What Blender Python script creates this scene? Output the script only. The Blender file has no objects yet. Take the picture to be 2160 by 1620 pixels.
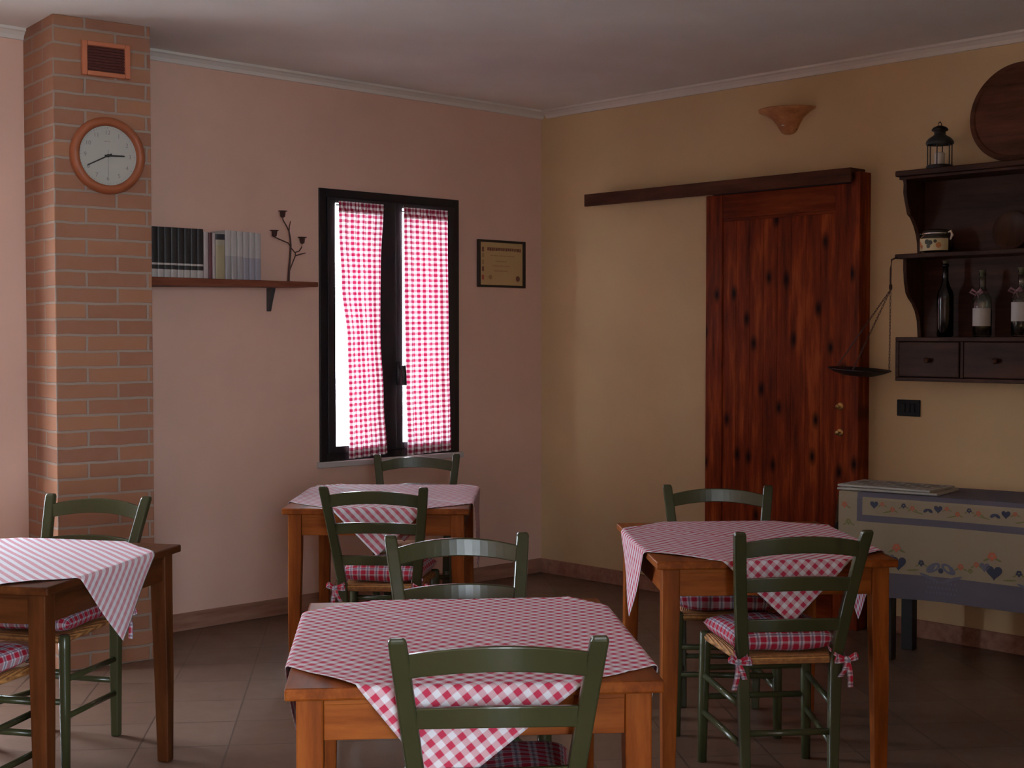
import bpy, bmesh, math, random
from mathutils import Vector, Matrix

random.seed(4)
SC = bpy.context.scene
COL = SC.collection
PI = math.pi

# ------------------------------------------------------------------ camera
EYE = 1.45
HEAD = math.radians(46.4)
PITCH = math.atan(98 / 2929.0)
fw = Vector((math.cos(HEAD) * math.cos(PITCH), math.sin(HEAD) * math.cos(PITCH), -math.sin(PITCH)))
rt = Vector((math.sin(HEAD), -math.cos(HEAD), 0))
up = rt.cross(fw)
cam_data = bpy.data.cameras.new('camera')
cam = bpy.data.objects.new('camera', cam_data)
COL.objects.link(cam)
cam_data.sensor_width = 36
cam_data.lens = 36 * 2929 / 2160
cam_data.clip_start = 0.05
m = Matrix((rt, up, -fw)).transposed().to_4x4()
m.translation = Vector((0, 0, EYE))
cam.matrix_world = m
SC.camera = cam

# ------------------------------------------------------------------ daylight and exposure
SKY = (0.78, 0.89, 1.0)
SKY_STRENGTH = 18.5
world = bpy.data.worlds.new('sky')
SC.world = world
world.use_nodes = True
bg = world.node_tree.nodes['Background']
bg.inputs['Color'].default_value = (*SKY, 1)
bg.inputs['Strength'].default_value = SKY_STRENGTH
SC.view_settings.view_transform = 'Standard'
SC.view_settings.look = 'None'
SC.view_settings.gamma = 1
SC.view_settings.use_curve_mapping = False
SC.view_settings.exposure = 1.1
SC.cycles.max_bounces = 10
SC.cycles.diffuse_bounces = 6
SC.cycles.transparent_max_bounces = 12
SC.cycles.sample_clamp_indirect = 4.0
SC.cycles.use_denoising = True


def portal(name, loc, rot, sx, sy):
    """marks a real window opening so the sky's light is sampled through it"""
    d = bpy.data.lights.new(name, 'AREA')
    d.shape = 'RECTANGLE'
    d.size, d.size_y = sx, sy
    d.cycles.is_portal = True
    o = bpy.data.objects.new(name, d)
    o.location = loc
    o.rotation_euler = rot
    COL.objects.link(o)


# dining room x -2.2..6.03, y -0.7..6.07; unseen L-shaped rear wing invented to keep window light off the right side
XW, YW, ZC = 6.03, 6.07, 2.83
XL, YF = -2.2, -1.9
BLOCKER_X, BLOCKER_Y = 0.42, -0.7
DOORX = (1.28, 2.15)      # glazed garden door in the pink wall, left of the picture
FWIN = (-1.45, 0.25)         # wide window behind the camera
portal('portal_garden_door', ((DOORX[0] + DOORX[1]) / 2, YW + 0.20, 1.12), (-PI / 2, 0, 0), DOORX[1] - DOORX[0], 2.24)
portal('portal_rear_window', ((FWIN[0] + FWIN[1]) / 2, YF - 0.20, 1.5), (PI / 2, 0, 0), FWIN[1] - FWIN[0], 2.2)
portal('portal_curtain_window', (4.85, YW + 0.20, 1.51), (-PI / 2, 0, 0), 1.0, 1.5)


# ------------------------------------------------------------------ mesh helpers
class MB:
    """collects geometry for ONE mesh object"""
    def __init__(self):
        self.v, self.f, self.mi, self.uv = [], [], [], {}

    def quad_box(self, x0, x1, y0, y1, z0, z1, mi=0, M=None):
        b = len(self.v)
        for z in (z0, z1):
            for x, y in ((x0, y0), (x1, y0), (x1, y1), (x0, y1)):
                p = Vector((x, y, z))
                self.v.append(M @ p if M else p)
        for f in ((0, 3, 2, 1), (4, 5, 6, 7), (0, 1, 5, 4), (1, 2, 6, 5), (2, 3, 7, 6), (3, 0, 4, 7)):
            self.f.append([b + i for i in f]); self.mi.append(mi)
        return self

    def rings(self, rings, cap=True, mi=0, close=True):
        b = len(self.v)
        n = len(rings[0])
        for r in rings:
            self.v += [Vector(p) for p in r]
        for i in range(len(rings) - 1):
            for j in range(n if close else n - 1):
                k = (j + 1) % n
                self.f.append([b + i * n + j, b + i * n + k, b + (i + 1) * n + k, b + (i + 1) * n + j]); self.mi.append(mi)
        if cap:
            self.f.append([b + j for j in range(n)][::-1]); self.mi.append(mi)
            e = b + (len(rings) - 1) * n
            self.f.append([e + j for j in range(n)]); self.mi.append(mi)
        return self

    def tube(self, pts, r, seg=10, mi=0):
        pts = [Vector(p) for p in pts]
        rs = r if isinstance(r, (list, tuple)) else [r] * len(pts)
        rings = []
        for i, p in enumerate(pts):
            a = pts[max(0, i - 1)]; c = pts[min(len(pts) - 1, i + 1)]
            t = (c - a).normalized()
            ref = Vector((0, 0, 1)) if abs(t.z) < 0.9 else Vector((1, 0, 0))
            u = t.cross(ref).normalized(); w = t.cross(u)
            rings.append([p + (u * math.cos(2 * PI * j / seg) + w * math.sin(2 * PI * j / seg)) * rs[i] for j in range(seg)])
        return self.rings(rings, mi=mi)

    def bar(self, pts, w, d, mi=0):
        """rectangular section (w along x, d along y) through near-vertical points"""
        rings = []
        for i, p in enumerate(pts):
            ww = w[i] if isinstance(w, list) else w
            dd = d[i] if isinstance(d, list) else d
            x, y, z = p
            rings.append([(x - ww / 2, y - dd / 2, z), (x + ww / 2, y - dd / 2, z), (x + ww / 2, y + dd / 2, z), (x - ww / 2, y + dd / 2, z)])
        return self.rings(rings, mi=mi)

    def lathe(self, prof, seg=28, c=(0, 0, 0), mi=0, a0=0, a1=2 * PI, cap=False):
        full = abs(a1 - a0 - 2 * PI) < 1e-6
        n = seg if full else seg + 1
        rings = []
        for r, z in prof:
            rings.append([(c[0] + r * math.cos(a0 + (a1 - a0) * j / seg), c[1] + r * math.sin(a0 + (a1 - a0) * j / seg), c[2] + z) for j in range(n)])
        return self.rings(rings, cap=cap, mi=mi, close=full)

    def prism(self, poly, axis, t0, t1, mi=0):
        """poly of 2D points extruded along axis 'x','y' or 'z'"""
        def P(a, b, t):
            return {'x': (t, a, b), 'y': (a, t, b), 'z': (a, b, t)}[axis]
        return self.rings([[P(a, b, t0) for a, b in poly], [P(a, b, t1) for a, b in poly]], mi=mi)

    def grid(self, fn, nu, nv, mi=0, uvfn=None):
        b = len(self.v)
        for i in range(nu + 1):
            for j in range(nv + 1):
                self.v.append(Vector(fn(i / nu, j / nv)))
        for i in range(nu):
            for j in range(nv):
                self.f.append([b + i * (nv + 1) + j, b + (i + 1) * (nv + 1) + j, b + (i + 1) * (nv + 1) + j + 1, b + i * (nv + 1) + j + 1])
                self.mi.append(mi)
        if uvfn:
            for i in range(nu + 1):
                for j in range(nv + 1):
                    self.uv[b + i * (nv + 1) + j] = uvfn(i / nu, j / nv)
        return self

    def build(self, name, mats, parent=None, loc=None, rot=None, smooth=False, bevel=0, solid=0, segs=2):
        me = bpy.data.meshes.new(name)
        me.from_pydata([tuple(p) for p in self.v], [], self.f)
        mats = mats if isinstance(mats, (list, tuple)) else [mats]
        for mt in mats:
            me.materials.append(mt)
        for p, i in zip(me.polygons, self.mi):
            p.material_index = i
            p.use_smooth = smooth
        if self.uv:
            lay = me.uv_layers.new(name='UVMap')
            for lp in me.loops:
                lay.data[lp.index].uv = self.uv.get(lp.vertex_index, (0, 0))
        bm = bmesh.new(); bm.from_mesh(me)
        if not solid and not self.uv:
            bmesh.ops.recalc_face_normals(bm, faces=bm.faces)
        bm.to_mesh(me); bm.free()
        o = bpy.data.objects.new(name, me)
        COL.objects.link(o)
        if parent is not None:
            o.parent = parent
        if loc: o.location = loc
        if rot: o.rotation_euler = rot
        if solid:
            s = o.modifiers.new('thick', 'SOLIDIFY'); s.thickness = solid; s.offset = 1
        if bevel:
            b = o.modifiers.new('edge', 'BEVEL'); b.width = bevel; b.segments = segs; b.limit_method = 'ANGLE'; b.angle_limit = 0.7
        return o


def box(*a, **k):
    return MB().quad_box(*a, **k)


def empty(name, loc=(0, 0, 0), rz=0):
    o = bpy.data.objects.new(name, None)
    o.empty_display_size = 0.1
    o.location = loc
    o.rotation_euler = (0, 0, rz)
    COL.objects.link(o)
    return o


def tag(o, label=None, cat=None, group=None, kind=None):
    if label: o['label'] = label
    if cat: o['category'] = cat
    if group: o['group'] = group
    if kind: o['kind'] = kind
    return o


def struct(o, label=None):
    return tag(o, label, kind='structure')


def copy_tree(o, parent=None):
    c = o.copy(); COL.objects.link(c)
    if parent is not None:
        c.parent = parent
    for ch in [x for x in bpy.data.objects if x.parent == o and x != c]:
        copy_tree(ch, c)
    return c


# ------------------------------------------------------------------ materials
def new_mat(name):
    mt = bpy.data.materials.new(name); mt.use_nodes = True
    nt = mt.node_tree
    return mt, nt, nt.nodes['Principled BSDF'], nt.nodes, nt.links


def plain(name, col, rough=0.6, metal=0.0, spec=0.5):
    mt, nt, b, N, L = new_mat(name)
    b.inputs['Base Color'].default_value = (*col, 1)
    b.inputs['Roughness'].default_value = rough
    b.inputs['Metallic'].default_value = metal
    b.inputs['Specular IOR Level'].default_value = spec
    return mt


def math_node(N, L, op, a, b=None):
    n = N.new('ShaderNodeMath'); n.operation = op
    for i, v in enumerate((a, b)):
        if v is None: continue
        if isinstance(v, (int, float)): n.inputs[i].default_value = v
        else: L.new(v, n.inputs[i])
    return n.outputs[0]


def mixcol(N, L, fac, a, b, mode='MIX'):
    n = N.new('ShaderNodeMix'); n.data_type = 'RGBA'; n.blend_type = mode
    for sock, v in ((n.inputs[0], fac), (n.inputs[6], a), (n.inputs[7], b)):
        if isinstance(v, (int, float)): sock.default_value = v
        elif isinstance(v, tuple): sock.default_value = (*v, 1) if len(v) == 3 else v
        else: L.new(v, sock)
    return n.outputs[2]


def noise(N, L, vec, scale, detail=3, rough=0.5):
    n = N.new('ShaderNodeTexNoise')
    n.inputs['Scale'].default_value = scale
    n.inputs['Detail'].default_value = detail
    n.inputs['Roughness'].default_value = rough
    if vec is not None: L.new(vec, n.inputs['Vector'])
    return n.outputs['Fac']


def ramp(N, L, fac, stops):
    n = N.new('ShaderNodeValToRGB')
    el = n.color_ramp.elements
    while len(el) < len(stops): el.new(0.5)
    for e, (p, c) in zip(el, stops):
        e.position = p; e.color = (*c, 1)
    L.new(fac, n.inputs[0])
    return n.outputs[0]


def bump(N, L, b, h, strength=0.2, dist=0.01):
    n = N.new('ShaderNodeBump')
    n.inputs['Strength'].default_value = strength
    n.inputs['Distance'].default_value = dist
    L.new(h, n.inputs['Height'])
    L.new(n.outputs[0], b.inputs['Normal'])


def coords(N, L, kind='Object', scale=(1, 1, 1), rot=(0, 0, 0), loc=(0, 0, 0)):
    t = N.new('ShaderNodeTexCoord'); mp = N.new('ShaderNodeMapping')
    mp.inputs['Scale'].default_value = scale
    mp.inputs['Rotation'].default_value = rot
    mp.inputs['Location'].default_value = loc
    L.new(t.outputs[kind], mp.inputs[0])
    return mp.outputs[0]


def plaster(name, col, rough=0.9):
    mt, nt, b, N, L = new_mat(name)
    c = coords(N, L)
    f = noise(N, L, c, 1.6, 4)
    dark = tuple(x * 0.93 for x in col); lite = tuple(min(1, x * 1.06) for x in col)
    L.new(ramp(N, L, f, [(0.3, dark), (0.7, lite)]), b.inputs['Base Color'])
    b.inputs['Roughness'].default_value = rough
    b.inputs['Specular IOR Level'].default_value = 0.2
    bump(N, L, b, noise(N, L, c, 45, 4), 0.12, 0.004)
    return mt


def wood(name, dark, mid, lite, axis='x', rough=0.4, knots=0, scale=1.0, planks=0):
    """long grain along the object's axis; optional knots"""
    mt, nt, b, N, L = new_mat(name)
    s = {'x': (1.5, 14, 14), 'y': (14, 1.5, 14), 'z': (14, 14, 1.5)}[axis]
    c = coords(N, L, scale=tuple(k * scale for k in s))
    f = noise(N, L, c, 2.2, 6, 0.62)
    c2 = coords(N, L, scale=tuple(k * scale * 0.35 for k in s), loc=(3, 1, 2))
    g = noise(N, L, c2, 2.0, 2)
    mixf = math_node(N, L, 'ADD', math_node(N, L, 'MULTIPLY', f, 0.6), math_node(N, L, 'MULTIPLY', g, 0.4))
    col = ramp(N, L, mixf, [(0.34, dark), (0.5, mid), (0.66, lite)])
    if knots:
        t = N.new('ShaderNodeTexCoord'); sp = N.new('ShaderNodeSeparateXYZ'); L.new(t.outputs['Object'], sp.inputs[0])
        cb = N.new('ShaderNodeCombineXYZ'); L.new(sp.outputs[1], cb.inputs[0]); L.new(math_node(N, L, 'MULTIPLY', sp.outputs[2], 0.5), cb.inputs[1])
        v = N.new('ShaderNodeTexVoronoi'); v.voronoi_dimensions = '2D'; v.inputs['Scale'].default_value = knots
        L.new(cb.outputs[0], v.inputs['Vector'])
        k = ramp(N, L, v.outputs['Distance'], [(0.03, (0, 0, 0)), (0.17, (1, 1, 1))])
        col = mixcol(N, L, math_node(N, L, 'SUBTRACT', 1.0, k), col, tuple(x * 0.18 for x in dark))
    L.new(col, b.inputs['Base Color'])
    b.inputs['Roughness'].default_value = rough
    b.inputs['Specular IOR Level'].default_value = 0.1
    bump(N, L, b, f, 0.12, 0.002)
    return mt


def gingham(name, period=0.029, wu=1.0, wv=1.0, red=(0.50, 0.035, 0.080), white=(0.72, 0.71, 0.76), navy=0.0, translucent=0.0, rough=0.85):
    mt, nt, b, N, L = new_mat(name)
    t = N.new('ShaderNodeTexCoord')
    sep = N.new('ShaderNodeSeparateXYZ'); L.new(t.outputs['UV'], sep.inputs[0])

    def band(sock, duty=0.5, off=0.0):
        x = math_node(N, L, 'FRACT', math_node(N, L, 'ADD', math_node(N, L, 'DIVIDE', sock, period), off))
        # soft-edged stripe
        d = math_node(N, L, 'ABSOLUTE', math_node(N, L, 'SUBTRACT', x, 0.5))
        n = N.new('ShaderNodeMapRange')
        n.inputs['From Min'].default_value = duty / 2 - 0.03; n.inputs['From Max'].default_value = duty / 2 + 0.03
        n.inputs['To Min'].default_value = 1; n.inputs['To Max'].default_value = 0
        L.new(d, n.inputs['Value'])
        return n.outputs[0]
    u = band(sep.outputs[0]); v = band(sep.outputs[1])
    f = math_node(N, L, 'MINIMUM', math_node(N, L, 'ADD', math_node(N, L, 'MULTIPLY', u, 0.5 * wu), math_node(N, L, 'MULTIPLY', v, 0.5 * wv)), 1.0)
    col = mixcol(N, L, f, white, red)
    if navy:
        nu = band(sep.outputs[0], 0.16, 0.5); nv = band(sep.outputs[1], 0.16, 0.5)
        nf = math_node(N, L, 'MULTIPLY', math_node(N, L, 'MAXIMUM', nu, nv), navy)
        col = mixcol(N, L, nf, col, (0.02, 0.02, 0.09))
    weave = noise(N, L, t.outputs['UV'], 900, 1)
    L.new(col, b.inputs['Base Color'])
    b.inputs['Roughness'].default_value = rough
    b.inputs['Specular IOR Level'].default_value = 0.25
    bump(N, L, b, weave, 0.15, 0.001)
    if translucent:
        tr = N.new('ShaderNodeBsdfTranslucent'); L.new(col, tr.inputs['Color'])
        ms = N.new('ShaderNodeMixShader'); ms.inputs[0].default_value = translucent
        L.new(b.outputs[0], ms.inputs[1]); L.new(tr.outputs[0], ms.inputs[2])
        L.new(ms.outputs[0], N['Material Output'].inputs['Surface'])
    return mt


def window_glass(name):
    mt, nt, b, N, L = new_mat(name)
    tr = N.new('ShaderNodeBsdfTransparent'); gl = N.new('ShaderNodeBsdfGlossy'); gl.inputs['Roughness'].default_value = 0.02
    fr = N.new('ShaderNodeFresnel'); ge = N.new('ShaderNodeNewGeometry')
    L.new(math_node(N, L, 'SUBTRACT', 1.45, math_node(N, L, 'MULTIPLY', ge.outputs['Backfacing'], 1.45 - 1 / 1.45)), fr.inputs['IOR'])
    ms = N.new('ShaderNodeMixShader')
    L.new(fr.outputs[0], ms.inputs[0]); L.new(tr.outputs[0], ms.inputs[1]); L.new(gl.outputs[0], ms.inputs[2])
    L.new(ms.outputs[0], N['Material Output'].inputs['Surface'])
    return mt


def brick_mat():
    mt, nt, b, N, L = new_mat('brick_masonry')
    t = N.new('ShaderNodeTexCoord')
    sep = N.new('ShaderNodeSeparateXYZ'); L.new(t.outputs['Object'], sep.inputs[0])
    cx = math_node(N, L, 'ADD', sep.outputs[0], sep.outputs[1])
    com = N.new('ShaderNodeCombineXYZ'); L.new(cx, com.inputs[0]); L.new(sep.outputs[2], com.inputs[1])
    wob = noise(N, L, t.outputs['Object'], 9, 3)
    add = N.new('ShaderNodeVectorMath'); add.operation = 'ADD'
    wv = N.new('ShaderNodeCombineXYZ')
    w2 = math_node(N, L, 'MULTIPLY', math_node(N, L, 'SUBTRACT', wob, 0.5), 0.012)
    L.new(w2, wv.inputs[0]); L.new(w2, wv.inputs[1])
    L.new(com.outputs[0], add.inputs[0]); L.new(wv.outputs[0], add.inputs[1])
    br = N.new('ShaderNodeTexBrick')
    L.new(add.outputs[0], br.inputs['Vector'])
    br.inputs['Scale'].default_value = 1
    br.inputs['Brick Width'].default_value = 0.275
    br.inputs['Row Height'].default_value = 0.0695
    br.inputs['Mortar Size'].default_value = 0.007
    br.inputs['Mortar Smooth'].default_value = 0.4
    br.inputs['Bias'].default_value = -0.1
    br.inputs['Color1'].default_value = (0.32, 0.135, 0.064, 1)
    br.inputs['Color2'].default_value = (0.22, 0.085, 0.046, 1)
    br.inputs['Mortar'].default_value = (0.27, 0.235, 0.20, 1)
    n2 = noise(N, L, add.outputs[0], 14, 4)
    col = mixcol(N, L, math_node(N, L, 'MULTIPLY', n2, 0.65), br.outputs['Color'], (0.29, 0.15, 0.10))
    L.new(col, b.inputs['Base Color'])
    b.inputs['Roughness'].default_value = 0.88
    h = math_node(N, L, 'ADD', math_node(N, L, 'MULTIPLY', br.outputs['Fac'], -1.0), math_node(N, L, 'MULTIPLY', n2, 0.35))
    bump(N, L, b, h, 0.5, 0.006)
    return mt


def tile_mat():
    mt, nt, b, N, L = new_mat('floor_tile')
    c = coords(N, L, rot=(0, 0, -math.radians(52.6)), loc=(0.05, -0.16, 0))
    br = N.new('ShaderNodeTexBrick')
    L.new(c, br.inputs['Vector'])
    br.offset = 0
    br.inputs['Scale'].default_value = 1
    br.inputs['Brick Width'].default_value = 0.314
    br.inputs['Row Height'].default_value = 0.314
    br.inputs['Mortar Size'].default_value = 0.004
    br.inputs['Mortar Smooth'].default_value = 0.2
    br.inputs['Color1'].default_value = (0.15, 0.096, 0.068, 1)
    br.inputs['Color2'].default_value = (0.115, 0.070, 0.049, 1)
    br.inputs['Mortar'].default_value = (0.045, 0.032, 0.025, 1)
    n = noise(N, L, c, 7, 5, 0.6)
    col = mixcol(N, L, math_node(N, L, 'MULTIPLY', n, 0.6), br.outputs['Color'], (0.125, 0.06, 0.04))
    L.new(col, b.inputs['Base Color'])
    b.inputs['Roughness'].default_value = 0.38
    L.new(math_node(N, L, 'ADD', math_node(N, L, 'MULTIPLY', n, 0.22), 0.24), b.inputs['Roughness'])
    bump(N, L, b, math_node(N, L, 'ADD', math_node(N, L, 'MULTIPLY', br.outputs['Fac'], -1.0), math_node(N, L, 'MULTIPLY', n, 0.3)), 0.25, 0.003)
    return mt


def rush_mat():
    mt, nt, b, N, L = new_mat('woven_rush')
    t = N.new('ShaderNodeTexCoord')
    sep = N.new('ShaderNodeSeparateXYZ'); L.new(t.outputs['Object'], sep.inputs[0])
    ax = math_node(N, L, 'ABSOLUTE', sep.outputs[0]); ay = math_node(N, L, 'ABSOLUTE', sep.outputs[1])
    mx = math_node(N, L, 'MAXIMUM', ax, ay)
    s = math_node(N, L, 'SINE', math_node(N, L, 'MULTIPLY', mx, 900.0))
    f = math_node(N, L, 'ADD', math_node(N, L, 'MULTIPLY', s, 0.25), noise(N, L, t.outputs['Object'], 60, 3))
    L.new(ramp(N, L, f, [(0.25, (0.24, 0.09, 0.025)), (0.75, (0.52, 0.24, 0.07))]), b.inputs['Base Color'])
    b.inputs['Roughness'].default_value = 0.7
    bump(N, L, b, s, 0.6, 0.003)
    return mt


M = {}
M['pink'] = plaster('pink_plaster', (0.65, 0.42, 0.332))
M['yellow'] = plaster('yellow_plaster', (0.57, 0.412, 0.232))
M['ceil'] = plaster('ceiling_paint', (0.78, 0.78, 0.765))
M['cornice'] = plain('cornice_paint', (0.68, 0.65, 0.60), 0.8)
M['floor'] = tile_mat()
M['base'] = wood('baseboard_tile', (0.20, 0.09, 0.06), (0.30, 0.15, 0.10), (0.37, 0.20, 0.14), 'x', 0.45)
M['brick'] = brick_mat()
M['pine_x'] = wood('varnished_pine_x', (0.125, 0.028, 0.004), (0.22, 0.052, 0.007), (0.33, 0.095, 0.015), 'x', 0.45)
M['pine_y'] = wood('varnished_pine_y', (0.125, 0.028, 0.004), (0.22, 0.052, 0.007), (0.33, 0.095, 0.015), 'y', 0.45)
M['pine_z'] = wood('varnished_pine_z', (0.125, 0.028, 0.004), (0.22, 0.052, 0.007), (0.33, 0.095, 0.015), 'z', 0.45)
for ax in 'xyz':
    M['dark_' + ax] = wood('dark_varnished_pine_' + ax, (0.045, 0.013, 0.004), (0.085, 0.025, 0.007), (0.135, 0.042, 0.012), ax, 0.4)
M['door'] = wood('red_stained_pine', (0.065, 0.010, 0.004), (0.185, 0.027, 0.007), (0.36, 0.078, 0.017), 'z', 0.42, knots=6.0)
M['door_y'] = wood('red_stained_pine_rail', (0.055, 0.008, 0.003), (0.13, 0.018, 0.004), (0.22, 0.042, 0.009), 'y', 0.42)
M['header'] = wood('dark_stained_header', (0.035, 0.012, 0.008), (0.075, 0.025, 0.014), (0.11, 0.04, 0.02), 'y', 0.5)
M['hutch'] = wood('walnut_y', (0.022, 0.009, 0.006), (0.045, 0.018, 0.011), (0.075, 0.030, 0.017), 'y', 0.45)
M['hutch_z'] = wood('walnut_z', (0.022, 0.009, 0.006), (0.045, 0.018, 0.011), (0.075, 0.030, 0.017), 'z', 0.45)
M['board'] = wood('old_round_board', (0.045, 0.016, 0.009), (0.09, 0.032, 0.018), (0.13, 0.048, 0.026), 'y', 0.6)
M['shelf'] = wood('red_brown_shelf', (0.10, 0.03, 0.018), (0.17, 0.055, 0.03), (0.23, 0.08, 0.045), 'x', 0.5)
M['iron'] = plain('black_iron', (0.012, 0.011, 0.012), 0.5)
M['wframe'] = plain('black_window_paint', (0.010, 0.008, 0.010), 0.42)
M['bracket'] = plain('grey_iron', (0.06, 0.055, 0.055), 0.5)
M['rustwire'] = plain('rusty_brown_wire', (0.06, 0.025, 0.018), 0.6)
M['glass'] = window_glass('window_glass')
M['stone'] = plaster('pale_stone', (0.45, 0.42, 0.40), 0.6)
M['rush'] = rush_mat()
M['cloth'] = gingham('red_gingham')
M['cloth_stripe'] = gingham('red_striped_gingham', wv=0.18, wu=1.55)
M['cloth_lit'] = gingham('pale_red_striped_gingham', wv=0.15, wu=1.2)
M['curtain'] = gingham('curtain_gingham', period=0.030, wu=1.35, wv=1.35, translucent=0.13, white=(0.86, 0.82, 0.84), red=(0.33, 0.012, 0.055))
M['cushion'] = gingham('plaid_cushion', period=0.044, navy=0.6, wu=1.25, wv=1.25, red=(0.42, 0.014, 0.04), white=(0.60, 0.56, 0.62))
M['clockrim'] = plain('orange_clock_rim', (0.27, 0.072, 0.024), 0.5)
M['dial'] = plain('cream_dial', (0.40, 0.39, 0.345), 0.6)
M['ink'] = plain('black_ink', (0.02, 0.018, 0.018), 0.6)
M['faint'] = plain('grey_ink', (0.22, 0.21, 0.20), 0.6)
M['terra'] = plain('terracotta_frame', (0.43, 0.135, 0.062), 0.8)
M['grille'] = plain('dark_red_grille', (0.10, 0.022, 0.016), 0.7)
M['white'] = plain('white_paper', (0.68, 0.65, 0.62), 0.8)
M['cream'] = plain('cream_paper', (0.62, 0.56, 0.36), 0.8)
M['black'] = plain('black_plastic', (0.010, 0.010, 0.012), 0.6, 0.0, 0.2)
M['brass'] = plain('aged_brass', (0.55, 0.36, 0.13), 0.3, 1.0)


def green_mat():
    mt, nt, b, N, L = new_mat('olive_green_paint')
    c = coords(N, L)
    f = noise(N, L, c, 5, 4)
    L.new(ramp(N, L, f, [(0.3, (0.041, 0.042, 0.017)), (0.7, (0.055, 0.055, 0.023))]), b.inputs['Base Color'])
    b.inputs['Roughness'].default_value = 0.25
    b.inputs['Specular IOR Level'].default_value = 0.38
    bump(N, L, b, noise(N, L, c, 70, 2), 0.05, 0.002)
    return mt


M['green'] = green_mat()

# ------------------------------------------------------------------ the room shell
TH = 0.28
WX0, WX1, WZ0, WZ1 = 4.36, 5.345, 0.785, 2.245     # curtained window opening
w = MB()
w.quad_box(XL - TH, DOORX[0], YW, YW + TH, 0, ZC)
w.quad_box(DOORX[0], DOORX[1], YW, YW + TH, 2.24, ZC)
w.quad_box(DOORX[1], WX0, YW, YW + TH, 0, ZC)
w.quad_box(WX0, WX1, YW, YW + TH, 0, WZ0)
w.quad_box(WX0, WX1, YW, YW + TH, WZ1, ZC)
w.quad_box(WX1, XW, YW, YW + TH, 0, ZC)
struct(w.build('wall_back', M['pink']))
struct(box(XW, XW + TH, BLOCKER_Y - TH, YW + TH, 0, ZC).build('wall_right', M['yellow']))
struct(box(XL - TH, XL, YF - TH, YW + TH, 0, ZC).build('wall_left', M['pink']))
w = MB()
w.quad_box(XL, FWIN[0], YF - TH, YF, 0, ZC)
w.quad_box(FWIN[1], BLOCKER_X, YF - TH, YF, 0, ZC)
w.quad_box(FWIN[0], FWIN[1], YF - TH, YF, 2.6, ZC)
w.quad_box(FWIN[0], FWIN[1], YF - TH, YF, 0, 0.4)
struct(w.build('wall_rear', M['yellow']))
w = MB()
w.quad_box(BLOCKER_X, BLOCKER_X + TH, YF - TH, BLOCKER_Y, 0, ZC)
w.quad_box(BLOCKER_X + TH, XW, BLOCKER_Y - TH, BLOCKER_Y, 0, ZC)
struct(w.build('wall_front_light_block', M['yellow']))  # partition out of view, added to block rear window light from the right
struct(box(XL - TH, XW + TH, YF - TH, YW + TH, -0.12, 0).build('floor', M['floor']))
struct(box(XL - TH, XW + TH, YF - TH, YW + TH, ZC, ZC + 0.15).build('ceiling', M['ceil']))
struct(box(-14, 20, -14, 22, -0.3, -0.2).build('ground', plain('outdoor_paving', (0.60, 0.59, 0.57), 0.9)))

# cornice: small stepped moulding, and tile baseboards
def cornice_poly():
    return [(0, 0), (0.052, 0), (0.052, -0.012), (0.040, -0.016), (0.022, -0.030), (0.014, -0.046), (0, -0.046)]
cp = cornice_poly()
struct(MB().prism([(YW - a, ZC + b) for a, b in cp], 'x', XL, XW).build('trim_1', M['cornice']))
struct(MB().prism([(XW - a, ZC + b) for a, b in cp], 'y', BLOCKER_Y, YW - 0.052).build('trim_2', M['cornice']))
struct(MB().quad_box(DOORX[1] + 0.02, XW - 0.011, YW - 0.011, YW, 0, 0.088).build('baseboard_back', M['base'], bevel=0.004))
w = MB()
w.quad_box(XW - 0.011, XW, 4.82, YW, 0, 0.088)
w.quad_box(XW - 0.011, XW, BLOCKER_Y, 3.75, 0, 0.088)
struct(w.build('baseboard_right', M['base'], bevel=0.004))

# brick pillar, slightly turned
pil = empty('brick_pillar', (2.694, 5.668, 0), -math.radians(7))
tag(pil, 'exposed brick pillar against the pink wall carrying the clock', 'pillar')
box(0, 0.435, 0, 0.40, 0, ZC).build('shaft', M['brick'], pil, bevel=0.004)

# ------------------------------------------------------------------ glazed openings outside the picture
def glazed(name, W, H, loc, rz, leaves=2):
    r = struct(empty(name, loc, rz))
    f = MB()
    f.quad_box(0, 0.06, -0.03, 0.03, 0, H).quad_box(W - 0.06, W, -0.03, 0.03, 0, H)
    f.quad_box(0.06, W - 0.06, -0.03, 0.03, 0, 0.06).quad_box(0.06, W - 0.06, -0.03, 0.03, H - 0.06, H)
    f.quad_box(W / 2 - 0.045, W / 2 + 0.045, -0.03, 0.03, 0.06, H - 0.06)
    f.build('window_frame', M['wframe'], r)
    for k in range(2):
        a = 0.06 if k == 0 else W / 2 + 0.045
        b = W / 2 - 0.045 if k == 0 else W - 0.06
        box(a, b, -0.003, 0.003, 0.06, H - 0.06).build('pane', M['glass'], r)
    return r
glazed('door_2', DOORX[1] - DOORX[0], 2.24, (DOORX[0], YW + 0.1, 0), 0)
glazed('window_2', FWIN[1] - FWIN[0], 2.2, (FWIN[0], YF - 0.1, 0.4), 0)

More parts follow.
